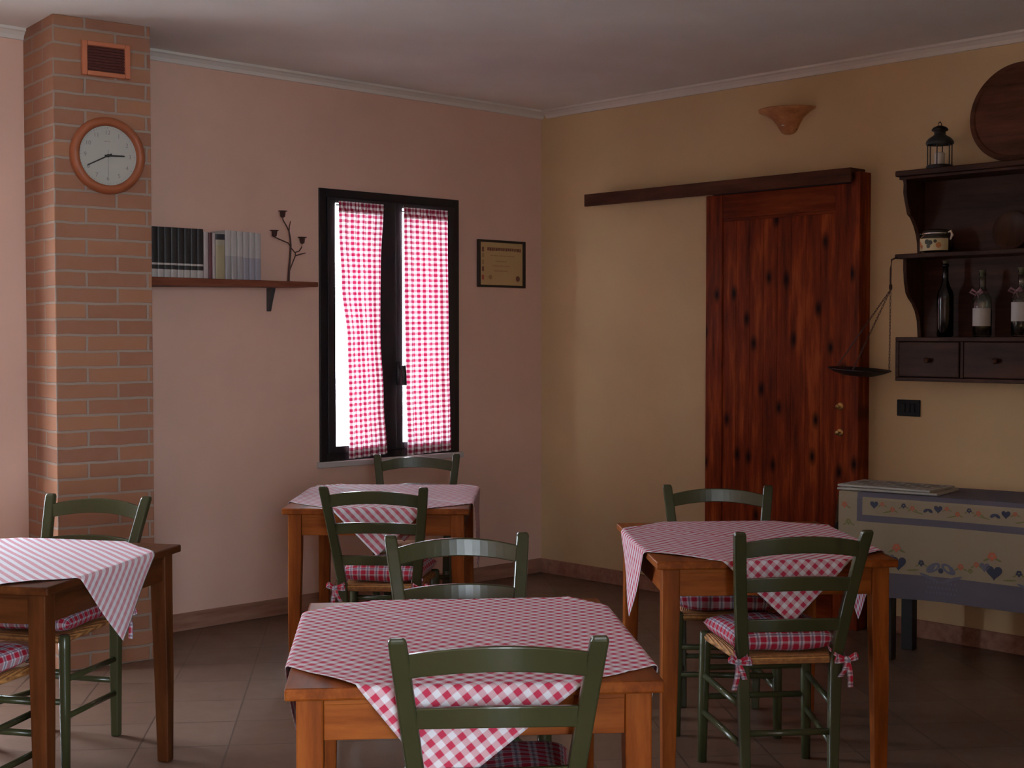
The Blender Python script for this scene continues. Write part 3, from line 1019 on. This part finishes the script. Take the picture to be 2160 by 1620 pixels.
for q in (C(4.066, 2.062), Cy(3.994, 1.958, -0.03), C(4.186, 1.934)):
    MB().lathe([(0.003, 0), (0.012, 0.006), (0.015, 0.030), (0.024, 0.034), (0.024, 0.036), (0.0135, 0.033), (0.010, 0.010), (0.002, 0.008)], 18, c=q).build('cup', M['rustwire'], ch, smooth=True)

# framed certificate
cf = tag(empty('framed_certificate', (5.684, YW, 1.888)), 'small certificate in a thin black frame on the pink wall', 'picture frame')
hw, hh = 0.193, 0.140
f = MB()
f.quad_box(-hw, -hw + 0.018, -0.02, -0.002, -hh, hh).quad_box(hw - 0.018, hw, -0.02, -0.002, -hh, hh)
f.quad_box(-hw + 0.018, hw - 0.018, -0.02, -0.002, hh - 0.014, hh).quad_box(-hw + 0.018, hw - 0.018, -0.02, -0.002, -hh, -hh + 0.014)
f.build('frame', plain('dark_frame', (0.018, 0.011, 0.008), 0.4), cf, bevel=0.002)
box(-hw + 0.016, hw - 0.016, -0.010, -0.003, -hh + 0.012, hh - 0.012).build('paper', plain('parchment', (0.52, 0.345, 0.15), 0.7), cf)
pr = MB()
rr = random.Random(5)
def ink(x0, x1, z0, z1, mi): pr.quad_box(x0, x1, -0.0106, -0.0102, z0, z1, mi)
xx = -0.115
while xx < 0.155:                           # heading, lettering too small to read
    ww_ = 0.008 + rr.random() * 0.010; ink(xx, xx + ww_, 0.080 - 0.004 * rr.random(), 0.096, 0); xx += ww_ + 0.003
for zz, x0, x1 in ((0.045, -0.09, -0.03), (0.045, -0.02, 0.10), (0.012, -0.05, 0.04), (-0.015, -0.07, 0.07), (-0.045, -0.06, 0.05)):
    xx = x0
    while xx < x1:
        ww_ = 0.004 + rr.random() * 0.009; ink(xx, xx + ww_, zz, zz + 0.006, 1); xx += ww_ + 0.003
for zz, mi in ((0.085, 0), (0.05, 1), (0.01, 1), (-0.03, 0), (-0.08, 2)):
    ink(-0.158, -0.142, zz - 0.016, zz + 0.012, mi)
pr.lathe([(0.001, -0.0106), (0.017, -0.0106), (0.017, -0.0102)], 18, mi=0)
for i in range(len(pr.v) - 54, len(pr.v)):
    p = pr.v[i]; pr.v[i] = Vector((p.x + 0.135, p.z, p.y - 0.085))
pr.lathe([(0.001, -0.0106), (0.014, -0.0106), (0.014, -0.0102)], 18, mi=1)
for i in range(len(pr.v) - 54, len(pr.v)):
    p = pr.v[i]; pr.v[i] = Vector((p.x - 0.09, p.z, p.y - 0.08))
pr.build('print', [plain('brown_print', (0.16, 0.05, 0.03), 0.8), plain('pale_brown_print', (0.36, 0.21, 0.09), 0.8), plain('red_print', (0.38, 0.06, 0.03), 0.8)], cf)
box(-hw + 0.017, hw - 0.017, -0.0135, -0.0125, -hh + 0.013, hh - 0.013).build('glazing', M['glass'], cf)

# ------------------------------------------------------------------ wall sconce
sc = tag(empty('wall_sconce', (XW, 4.246, 2.50)), 'terracotta coloured half-bowl wall lamp above the sliding door', 'wall lamp')
amber, nt, b, N, L = new_mat('amber_marbled_glass')
f_ = noise(N, L, coords(N, L), 12, 4, 0.6)
L.new(ramp(N, L, f_, [(0.35, (0.36, 0.13, 0.045)), (0.65, (0.60, 0.28, 0.11))]), b.inputs['Base Color'])
b.inputs['Roughness'].default_value = 0.45
s = MB()
out = [(0.002, 0.0), (0.024, 0.002), (0.040, 0.010), (0.053, 0.028), (0.068, 0.055), (0.090, 0.082), (0.122, 0.103), (0.158, 0.118), (0.161, 0.128), (0.155, 0.127), (0.118, 0.110), (0.085, 0.088), (0.062, 0.058), (0.045, 0.026), (0.002, 0.008)]
s.lathe(out, 40, a0=PI / 2, a1=3 * PI / 2)
s.build('shade', amber, sc, smooth=True)
box(-0.012, 0, -0.05, 0.05, 0.02, 0.10).build('backplate', M['iron'], sc, bevel=0.003)
MB().lathe([(0.001, 0.015), (0.018, 0.018), (0.018, 0.05), (0.012, 0.06), (0.026, 0.085), (0.001, 0.115)], 16, c=(-0.045, 0, 0.022)).build('bulb', M['white'], sc, smooth=True)

# ------------------------------------------------------------------ hutch (wall rack) with scalloped sides
HX = 0.20          # depth
HY0, HY1 = 2.48, 3.50
hu = tag(empty('wall_rack', (XW, HY1, 1.246)), 'dark wooden wall rack with scalloped sides and a drawer box', 'shelf unit')
def HB(d0, d1, y0, y1, z0, z1): return box(-d1, -d0, y0 - HY1, y1 - HY1, z0 - 1.246, z1 - 1.246)
def scallop(y0, y1):
    up_ = [(0.185, 2.205), (0.175, 2.17), (0.178, 2.13), (0.165, 2.09), (0.150, 2.05), (0.142, 2.03), (0.115, 2.015), (0.085, 1.98), (0.062, 1.94), (0.050, 1.90), (0.046, 1.842)]
    lo_ = [(0.172, 1.818), (0.172, 1.77), (0.165, 1.71), (0.150, 1.66), (0.128, 1.635), (0.095, 1.61), (0.066, 1.575), (0.046, 1.53), (0.036, 1.452)]
    for t in (up_, lo_):
        poly = [(0, t[0][1] - 1.246)] + [(-d, z - 1.246) for d, z in t] + [(0, t[-1][1] - 1.246)]
        mb = MB().prism([(a, b_) for a, b_ in poly], 'y', y0 - HY1, y1 - HY1)
        mb.build('side_panel', M['hutch_z'], hu, bevel=0.003)
scallop(HY1 - 0.040, HY1 - 0.020)
scallop(HY0 + 0.020, HY0 + 0.040)
HB(0, HX, HY0 - 0.01, HY1 + 0.01, 2.205, 2.232).build('top_board', M['hutch'], hu, bevel=0.005)
HB(0.0, HX - 0.012, HY0 + 0.005, HY1 - 0.005, 2.190, 2.205).build('cornice', M['hutch'], hu, bevel=0.004)
HB(0, HX, HY0, HY1 + 0.008, 1.820, 1.842).build('shelf', M['hutch'], hu, bevel=0.004)
HB(0, 0.014, HY0 + 0.02, HY1 - 0.04, 1.45, 2.19).build('back_panel', M['hutch'], hu)
bxm = HB(0, HX, HY0, HY1, 1.432, 1.452)
bxm.quad_box(-HX, 0, HY0 - HY1, 0, 0, 0.018)
bxm.quad_box(-HX, 0, -0.02, 0, 0.018, 0.186).quad_box(-HX, 0, HY0 - HY1, HY0 - HY1 + 0.02, 0.018, 0.186)
for k in (1, 2):
    yy = -1.02 * k / 3
    bxm.quad_box(-HX, -0.02, yy - 0.008, yy + 0.008, 0.018, 0.186)
bxm.quad_box(-0.014, 0, HY0 - HY1 + 0.02, -0.02, 0.018, 0.186)
bxm.build('drawer_box', M['hutch'], hu, bevel=0.003)
for k in range(3):
    ya, yb = -0.340 * (k + 1) + 0.012, -0.340 * k - 0.012
    if k == 0: yb = -0.023
    if k == 2: ya = -1.02 + 0.023
    d = box(-HX - 0.004, -0.03, ya, yb, 0.021, 0.183).build('drawer', M['hutch'], hu, bevel=0.004)
    kb = MB().lathe([(0.006, 0), (0.006, 0.008), (0.013, 0.013), (0.014, 0.020), (0.009, 0.026), (0.0005, 0.027)], 18)
    kb.build('knob', M['hutch_z'], d, loc=(-HX - 0.004, (ya + yb) / 2, 0.099), rot=(0, -PI / 2, 0), smooth=True)

# lantern
def glass_mat(name, col, rough=0.03):
    mt, nt, b, N, L = new_mat(name)
    b.inputs['Base Color'].default_value = (*col, 1); b.inputs['Roughness'].default_value = rough
    b.inputs['Transmission Weight'].default_value = 1.0; b.inputs['IOR'].default_value = 1.45
    return mt
ln = tag(empty('lantern', (5.905, 3.322, 2.232)), 'small black metal candle lantern on top of the wall rack', 'lantern')
MB().lathe([(0.001, 0), (0.060, 0), (0.060, 0.014), (0.054, 0.018), (0.001, 0.018)], 24).build('base', M['iron'], ln, smooth=False)
MB().lathe([(0.060, 0.112), (0.064, 0.118), (0.062, 0.128), (0.050, 0.142), (0.034, 0.152), (0.026, 0.158), (0.026, 0.172), (0.036, 0.176), (0.038, 0.182), (0.030, 0.192), (0.014, 0.199), (0.001, 0.201)], 28).build('roof', M['iron'], ln, smooth=True)
for k in range(6):
    a = 2 * PI * k / 6 + 0.3
    MB().tube([(0.057 * math.cos(a), 0.057 * math.sin(a), 0.016), (0.057 * math.cos(a), 0.057 * math.sin(a), 0.114)], 0.0028, 6).build('bar', M['iron'], ln)
MB().lathe([(0.0525, 0.018), (0.0525, 0.114)], 28).build('glazing', M['glass'], ln, smooth=True)
MB().lathe([(0.001, 0.018), (0.024, 0.018), (0.024, 0.072), (0.020, 0.075), (0.001, 0.071)], 20).build('candle', plain('candle_wax', (0.72, 0.68, 0.60), 0.5), ln, smooth=True)
MB().tube([(0.015, 0, 0.199), (0.012, 0, 0.212), (0, 0, 0.218), (-0.012, 0, 0.212), (-0.015, 0, 0.199)], 0.0022, 6).build('ring', M['iron'], ln, smooth=True)

# round board leaning on the wall on top of the rack
rb = tag(empty('round_board', (5.925, 2.965, 2.233)), 'large round dark wooden board leaning on top of the rack', 'serving board')
bd = MB().lathe([(0.001, 0), (0.222, 0), (0.228, 0.006), (0.228, 0.016), (0.222, 0.022), (0.206, 0.022), (0.200, 0.017), (0.001, 0.017)], 64)
bd.build('disc', M['board'], rb, loc=(0.035, 0, 0.2265), rot=(0, -PI / 2 + RAD(9), 0), smooth=False)

# terracotta plate, jar, bottles
pl = tag(empty('decorative_plate', (5.985, 3.005, 1.843)), 'small round brown plate leaning inside the rack', 'plate')
MB().lathe([(0.001, 0.004), (0.050, 0.004), (0.062, 0.012), (0.088, 0.018), (0.090, 0.021), (0.086, 0.022), (0.060, 0.016), (0.048, 0.009), (0.001, 0.009)], 40).build(
    'disc', wood('brown_glaze', (0.022, 0.009, 0.005), (0.045, 0.018, 0.010), (0.065, 0.027, 0.014), 'x', 0.4), pl, loc=(0.013, 0, 0.089), rot=(0, -PI / 2 + RAD(10), 0), smooth=True)

jr = tag(empty('glass_jar', (5.915, 3.338, 1.843)), 'squat clip-top glass jar with a painted cream label on the rack', 'jar')
MB().lathe([(0.001, 0.002), (0.066, 0.002), (0.074, 0.010), (0.075, 0.070), (0.068, 0.080), (0.060, 0.086), (0.060, 0.092), (0.056, 0.092), (0.056, 0.084), (0.064, 0.077), (0.071, 0.068), (0.070, 0.012), (0.001, 0.008)], 36).build('body', glass_mat('jar_glass', (0.88, 0.90, 0.86)), jr, smooth=True)
MB().lathe([(0.001, 0.010), (0.068, 0.012), (0.069, 0.055), (0.001, 0.056)], 30).build('contents', plain('dark_preserve', (0.10, 0.06, 0.03), 0.5), jr, smooth=True)
lb = MB().lathe([(0.0758, 0.010), (0.0758, 0.066)], 30, a0=PI - 1.25, a1=PI + 1.25)
lb.build('label_band', plain('cream_label', (0.52, 0.45, 0.26), 0.6), jr, smooth=True)
mtf = MB()
for (aa, zz, rr_, mi) in ((-0.75, 0.040, 0.013, 0), (-0.55, 0.028, 0.010, 0), (-0.1, 0.050, 0.012, 1), (0.12, 0.046, 0.011, 1), (0.0, 0.030, 0.010, 1), (0.62, 0.034, 0.013, 0), (0.42, 0.052, 0.008, 1)):
    cpt = [(PI + aa + rr_ / 0.076 * math.cos(2 * PI * k / 12), zz + rr_ * math.sin(2 * PI * k / 12)) for k in range(12)]
    b0 = len(mtf.v)
    mtf.v += [Vector((0.0766 * math.cos(a), 0.0766 * math.sin(a), z)) for a, z in cpt]
    mtf.f.append(list(range(b0, b0 + 12))); mtf.mi.append(mi)
mtf.build('painted_motif', [plain('orange_paint', (0.45, 0.17, 0.05), 0.6), plain('dark_paint', (0.04, 0.045, 0.03), 0.6)], jr)
MB().lathe([(0.001, 0.112), (0.040, 0.112), (0.060, 0.106), (0.063, 0.098), (0.062, 0.092), (0.001, 0.092)], 32).build('lid', glass_mat('lid_glass', (0.35, 0.28, 0.22)), jr, smooth=True)
MB().lathe([(0.0625, 0.086), (0.066, 0.088), (0.066, 0.094), (0.0625, 0.095)], 32).build('clip_ring', plain('bright_wire', (0.7, 0.68, 0.64), 0.25, 1.0), jr, smooth=True)
MB().tube([(-0.02, -0.070, 0.094), (-0.03, -0.088, 0.098), (-0.025, -0.092, 0.080), (-0.02, -0.080, 0.060)], [0.003, 0.006, 0.007, 0.003], 8).build('clasp', plain('pale_clasp', (0.65, 0.60, 0.50), 0.35), jr, smooth=True)
MB().tube([(0, 0.068, 0.090), (0, 0.086, 0.094), (0, 0.090, 0.078), (0, 0.074, 0.058)], 0.003, 8).build('hinge', M['iron'], jr, smooth=True)


def bottle(loc, h, r, glass, label, liquid=None, lab=None, bow=None, lab_z=(0.05, 0.13)):
    o = tag(empty('bottle', loc), label, 'bottle', 'bottles in the wall rack')
    k = h / 0.30
    prof = [(0.001, 0.004), (r * 0.9, 0.0), (r, 0.008), (r, h * 0.52), (r * 0.92, h * 0.59), (r * 0.55, h * 0.67), (r * 0.36, h * 0.74), (r * 0.33, h * 0.92), (r * 0.40, h * 0.925), (r * 0.40, h * 0.955), (r * 0.33, h * 0.96)]
    inn = [(max(0.001, a - 0.003), z) for a, z in prof[::-1]]
    inn[-1] = (0.001, 0.010); inn[-2] = (r * 0.85, 0.009)
    MB().lathe(prof + inn, 30).build('body', glass, o, smooth=True)
    MB().lathe([(r * 0.30, h * 0.90), (r * 0.31, h * 0.985), (r * 0.38, h * 0.987), (r * 0.38, h), (0.001, h)], 16).build('stopper', plain('stopper_' + label[:5], (0.10, 0.10, 0.05), 0.6), o, smooth=True)
    if liquid:
        MB().lathe([(0.001, 0.0105), (r - 0.006, 0.0105), (r - 0.0045, 0.016), (r - 0.0045, h * 0.30), (0.001, h * 0.30)], 26).build('liquid', liquid, o, smooth=True)
    if lab:
        MB().lathe([(r + 0.0006, lab_z[0]), (r + 0.0006, lab_z[1])], 26, a0=PI + 0.3 - 1.2, a1=PI + 0.3 + 1.2).build('paper_label', lab, o, smooth=True)
    if bow:
        b = MB()
        cx, cy, cz = -r * 0.5, r * 0.35, h * 0.66
        for s_ in (-1, 1):
            b.tube([(cx, cy, cz), (cx - 0.005, cy + s_ * 0.022, cz + 0.016), (cx - 0.005, cy + s_ * 0.032, cz + 0.004), (cx, cy + s_ * 0.012, cz - 0.008), (cx, cy, cz)], [0.003, 0.007, 0.007, 0.005, 0.003], 8)
            b.tube([(cx, cy, cz), (cx - 0.006, cy + s_ * 0.012, cz - 0.030)], [0.004, 0.003], 8)
        b.lathe([(r * 0.40, h * 0.655), (r * 0.62, h * 0.66), (r * 0.60, h * 0.68), (r * 0.40, h * 0.69)], 16)
        b.build('bow', bow, o, smooth=True)
    return o
g_dark = glass_mat('dark_bottle_glass', (0.02, 0.025, 0.03), 0.05)
g_clear = glass_mat('clear_bottle_glass', (0.80, 0.84, 0.74))
oil = glass_mat('yellow_green_liquid', (0.50, 0.45, 0.16))
lab_m = plain('pale_bottle_label', (0.42, 0.40, 0.375), 0.7)
bow_m = plain('dusty_pink_ribbon', (0.20, 0.09, 0.10), 0.6)
bottle((5.925, 3.297, 1.4525), 0.355, 0.038, g_dark, 'tall dark glass bottle, first from the left on the lower shelf')
bottle((5.925, 3.112, 1.4525), 0.305, 0.042, g_clear, 'clear bottle with white label and pink bow beside the dark bottle', oil, lab_m, bow_m)
bottle((5.925, 2.925, 1.4525), 0.310, 0.044, g_clear, 'clear labelled bottle with a bow at the right picture edge', oil, lab_m, bow_m, (0.07, 0.155))

# ------------------------------------------------------------------ hanging pan of an old scale
pan = tag(empty('hanging_scale_pan', (5.800, 3.505, 1.815)), 'old dark metal scale pan hanging on chains from the rack corner', 'scale')
hk = MB().tube([(0.03, -0.01, 0.012), (0, 0, 0.0), (-0.004, 0.002, -0.04), (-0.002, 0.004, -0.10), (0.0, 0.004, -0.118)], 0.0045, 8)
hk.build('hook', M['rustwire'], pan, smooth=True)
MB().lathe([(0.012, -0.006), (0.018, 0), (0.012, 0.006), (0.008, 0), (0.012, -0.006)], 14).build('ring', M['rustwire'], pan, loc=(0, 0.004, -0.128), rot=(PI / 2, 0, 0.4), smooth=True)
pc = Vector((-0.004, 0.166, -0.520)); pr_ = 0.150
tilt = Matrix.Translation(pc) @ Matrix.Rotation(RAD(4), 4, 'X')
d = MB().lathe([(0.001, -0.030), (0.07, -0.027), (0.115, -0.014), (pr_ - 0.004, 0.0), (pr_, 0.004), (pr_ - 0.004, 0.005), (0.112, -0.010), (0.068, -0.022), (0.001, -0.025)], 40)
d.v = [tilt @ p for p in d.v]
d.build('pan', M['iron'], pan, smooth=True)
for a in (80, 200, 320):
    e = tilt @ Vector((pr_ * 0.97 * math.cos(RAD(a)), pr_ * 0.97 * math.sin(RAD(a)), 0.004))
    s0 = Vector((0, 0.004, -0.140))
    c = MB()
    n = int((e - s0).length / 0.016)
    dirv = (e - s0).normalized()
    ref = dirv.cross(Vector((1, 0, 0))).normalized(); ref2 = dirv.cross(ref)
    for i in range(n):
        p0 = s0.lerp(e, i / n); p1 = s0.lerp(e, (i + 1) / n)
        sd = (ref if i % 2 else ref2) * 0.0030
        ex = dirv * 0.0022
        c.tube([p0 - ex + sd, p1 + ex + sd], 0.0013, 5); c.tube([p0 - ex - sd, p1 + ex - sd], 0.0013, 5)
    c.build('chain', M['rustwire'], pan)

# light switch
sw = tag(empty('light_switch', (XW, 3.541, 1.109)), 'black rectangular switch plate on the yellow wall', 'switch')
box(-0.009, 0, -0.062, 0.062, -0.040, 0.040).build('plate', M['black'], sw, bevel=0.003)
for k in (-1, 0, 1):
    box(-0.013, -0.008, k * 0.026 - 0.011, k * 0.026 + 0.011, -0.022, 0.022).build('rocker', M['black'], sw, bevel=0.002)

# ------------------------------------------------------------------ console table with the printed cloth
CA = RAD(9)
ct = tag(empty('console_table', (5.40, 3.512, 0), CA - PI / 2), 'narrow dark-legged side table under the wall rack', 'side table')
# local: x runs along the wall toward the viewer's right, y toward the wall; origin at the front-left corner
CL, CD, CH = 1.10, 0.44, 0.755
box(0.0, CL, 0.0, CD, CH - 0.03, CH).build('tabletop', M['hutch'], ct, bevel=0.003)
for lx in (0.165, CL - 0.15):
    for ly in (0.07, CD - 0.12):
        MB().bar([(lx + 0.025, ly + 0.025, CH - 0.03), (lx + 0.025, ly + 0.025, 0)], 0.056, 0.056).build('leg', M['iron'], ct, bevel=0.004)
a = MB()
a.quad_box(0.08, CL - 0.08, 0.08, 0.10, CH - 0.13, CH - 0.03).quad_box(0.08, CL - 0.08, CD - 0.10, CD - 0.08, CH - 0.13, CH - 0.03)
a.build('apron', M['hutch'], ct)

cr, lav, lav2 = (0.28, 0.225, 0.150), (0.105, 0.095, 0.122), (0.15, 0.145, 0.20)
m_cream = plain('cream_cotton', cr, 0.85)
m_lav = plain('slate_lavender_band', lav, 0.85)
m_navy = plain('navy_print', (0.045, 0.05, 0.085), 0.85)
m_coral = plain('coral_print', (0.42, 0.12, 0.06), 0.85)
m_olive = plain('olive_print', (0.17, 0.16, 0.06), 0.85)
m_blue = plain('grey_blue_print', (0.12, 0.12, 0.165), 0.85)
cc = MB()
zt = CH + 0.003
drop = 0.455
# front fall, with gentle folds; columns along x, rows down
def front(u, v):
    xx = -0.004 + (CL + 0.008) * u
    h = drop * v
    return (xx, -0.006 - 0.006 * min(1, h / 0.03) - 0.010 * v * (1 + math.sin(xx * 13)) * 0.6, zt - h - 0.004 * v * math.sin(xx * 9))
NU, NV = 88, 46
b0 = len(cc.v)
cc.grid(front, NU, NV)
for i in range(NU):
    for j in range(NV):
        u, h = (i + 0.5) / NU * CL, (j + 0.5) / NV * drop
        band = 0
        if 0.085 < u:
            if h < 0.018 or 0.095 < h < 0.132: band = 1
            elif u < 0.118 and h < 0.132: band = 1
        if h > 0.345: band = 1
        cc.mi[-NU * NV + i * NV + j] = band
# top
cc.grid(lambda u, v: (-0.004 + (CL + 0.008) * u, -0.006 + (CD + 0.004) * v, zt), 12, 10, mi=0)
for i in range(12):
    for j in range(10):
        if i > 0: cc.mi[-120 + i * 10 + j] = 1
# left end fall, gathered
cc.grid(lambda u, v: (-0.006 - 0.060 * v * (0.75 + 0.5 * math.sin(u * 9)), -0.006 + (CD + 0.004) * u, zt - 0.40 * v), 30, 24, mi=0)
for i in range(30):
    for j in range(24):
        if 8 < j < 12 or j > 19: cc.mi[-720 + i * 24 + j] = 1


def motif(pts, x, h, mi):
    if max(p[0] for p in pts) + x > CL - 0.005 or min(p[0] for p in pts) + x < 0.004:
        return
    b = len(cc.v)
    for px_, pz in pts:
        xx, hh_ = x + px_, h - pz
        p = front(max(0, min(1, (xx + 0.004) / (CL + 0.008))), hh_ / drop)
        cc.v.append(Vector((xx, p[1] - 0.0012, p[2])))
    cc.f.append(list(range(b, b + len(pts)))); cc.mi.append(mi)


def heart(x, h, s, mi):
    pts = []
    for k in range(24):
        t = 2 * PI * k / 24
        pts.append((s * math.sin(t) ** 3, s * (13 * math.cos(t) - 5 * math.cos(2 * t) - 2 * math.cos(3 * t) - math.cos(4 * t)) / 16))
    motif(pts, x, h, mi)


def blob(x, h, rx, rz, mi, rot=0):
    motif([(rx * math.cos(2 * PI * k / 10) * math.cos(rot) - rz * math.sin(2 * PI * k / 10) * math.sin(rot), rx * math.cos(2 * PI * k / 10) * math.sin(rot) + rz * math.sin(2 * PI * k / 10) * math.cos(rot)) for k in range(10)], x, h, mi)


def flower(x, h, s, mi, leaf=True):
    for k in range(5):
        a = 2 * PI * k / 5 + 0.3
        blob(x + s * 0.75 * math.cos(a), h + s * 0.75 * math.sin(a), s * 0.6, s * 0.45, mi, a)
    if leaf:
        blob(x + s * 1.8, h + s * 0.9, s * 1.0, s * 0.3, 4, -0.4)
        blob(x - s * 1.6, h + s * 1.1, s * 0.9, s * 0.3, 4, 0.5)
# upper strip of small hearts and flowers, lower row with large hearts and bows
for q in range(4):
    ox = 0.165 + q * 0.29
    if ox > CL - 0.05: break
    heart(ox, 0.050, 0.019, 2); flower(ox + 0.038, 0.046, 0.008, 3); flower(ox + 0.085, 0.066, 0.009, 3)
    blob(ox + 0.06, 0.079, 0.022, 0.003, 4, 0.2); flower(ox + 0.135, 0.046, 0.009, 2); flower(ox + 0.175, 0.055, 0.009, 3); blob(ox + 0.20, 0.072, 0.026, 0.003, 4, -0.2)
    blob(ox + 0.235, 0.060, 0.013, 0.007, 2, 0.6); blob(ox + 0.255, 0.060, 0.013, 0.007, 2, -0.6)
for q in range(3):
    ox = 0.30 + q * 0.42 - 0.02
    if ox < CL - 0.06:
        heart(ox, 0.298, 0.034, 2); heart(ox - 0.040, 0.280, 0.022, 5)
        flower(ox - 0.010, 0.232, 0.015, 3); flower(ox - 0.075, 0.275, 0.010, 3); flower(ox - 0.10, 0.305, 0.009, 4, False); blob(ox + 0.065, 0.325, 0.03, 0.004, 4, 0.1)
    bx0 = ox + 0.19
    if bx0 < CL - 0.09:
        for s_ in (-1, 1):
            blob(bx0 + s_ * 0.034, 0.308, 0.036, 0.018, 5, -s_ * 0.55)
            blob(bx0 + s_ * 0.034, 0.308, 0.022, 0.009, 0, -s_ * 0.55)
            blob(bx0 + s_ * 0.050, 0.352, 0.050, 0.007, 5, s_ * 0.35)
            flower(bx0 + s_ * 0.088, 0.292, 0.011, 3 if s_ > 0 else 2)
        blob(bx0, 0.318, 0.012, 0.012, 2)
        for kx in range(-4, 5):
            for kz in range(3):
                blob(bx0 + kx * 0.016 + (kz % 2) * 0.008, 0.372 + kz * 0.022, 0.004, 0.006, 5)
for q in range(5):
    flower(0.025 + 0.02 * (q % 2), 0.06 + q * 0.075, 0.011, (3, 4, 2, 3, 4)[q])
co = cc.build('console_cloth', [m_cream, m_lav, m_navy, m_coral, m_olive, m_blue], loc=(5.40, 3.512, 0), rot=(0, 0, CA - PI / 2))
tag(co, 'cream cloth printed with hearts, bows and slate-blue bands on the side table', 'tablecloth')

# folded newspapers lying on the console
m_news = plain('newsprint', (0.40, 0.385, 0.355), 0.85)
def news_mat():
    mt, nt, b, N, L = new_mat('printed_newsprint')
    c = coords(N, L)
    br = N.new('ShaderNodeTexBrick'); L.new(c, br.inputs['Vector'])
    br.inputs['Scale'].default_value = 1; br.inputs['Brick Width'].default_value = 0.09; br.inputs['Row Height'].default_value = 0.05
    br.inputs['Mortar Size'].default_value = 0.006
    br.inputs['Color1'].default_value = (0.13, 0.12, 0.11, 1); br.inputs['Color2'].default_value = (0.30, 0.27, 0.24, 1); br.inputs['Mortar'].default_value = (0.42, 0.40, 0.36, 1)
    L.new(br.outputs['Color'], b.inputs['Base Color']); b.inputs['Roughness'].default_value = 0.8
    return mt
m_np = news_mat()
for k, (dx, dy, rz, lab, ww_, dd_) in enumerate(((0.0, 0.0, 0.02, 'folded newspaper lying lowest on the side table under another one', 0.46, 0.29), (-0.015, 0.012, -0.05, 'folded newspaper on top of the pile on the side table', 0.44, 0.27))):
    ro = CA - PI / 2
    lx, ly = 0.20 + dx, 0.175 + dy
    wx = 5.40 + lx * math.cos(ro) - ly * math.sin(ro); wy = 3.512 + lx * math.sin(ro) + ly * math.cos(ro)
    n_ = tag(empty('newspaper', (wx, wy, CH + 0.0045 + 0.0112 * k), ro + rz), lab, 'newspaper', 'newspapers on the side table')
    s = MB()
    # folded stack: rounded fold along the front edge, loose leaves at the back
    prof = []
    for i in range(9):
        a_ = PI / 2 + PI * i / 8
        prof.append((-dd_ / 2 + 0.005 * math.cos(a_), 0.005 + 0.005 * math.sin(a_)))
    prof = prof[::-1]
    poly = [(-dd_ / 2, 0.0)] + [(dd_ / 2, 0.0), (dd_ / 2 - 0.004, 0.003), (dd_ / 2, 0.005), (dd_ / 2 - 0.006, 0.010), (-dd_ / 2, 0.010)] + [(-dd_ / 2 - 0.004, 0.0085), (-dd_ / 2 - 0.0055, 0.005), (-dd_ / 2 - 0.004, 0.0015)]
    s.prism(poly, 'x', -ww_ / 2, ww_ / 2)
    s.build('folded_pages', [m_news], n_, bevel=0.0006)
    box(-ww_ / 2 + 0.015, ww_ / 2 - 0.015, -dd_ / 2 + 0.012, dd_ / 2 - 0.015, 0.0100, 0.0104).build('front_page', m_np, n_)
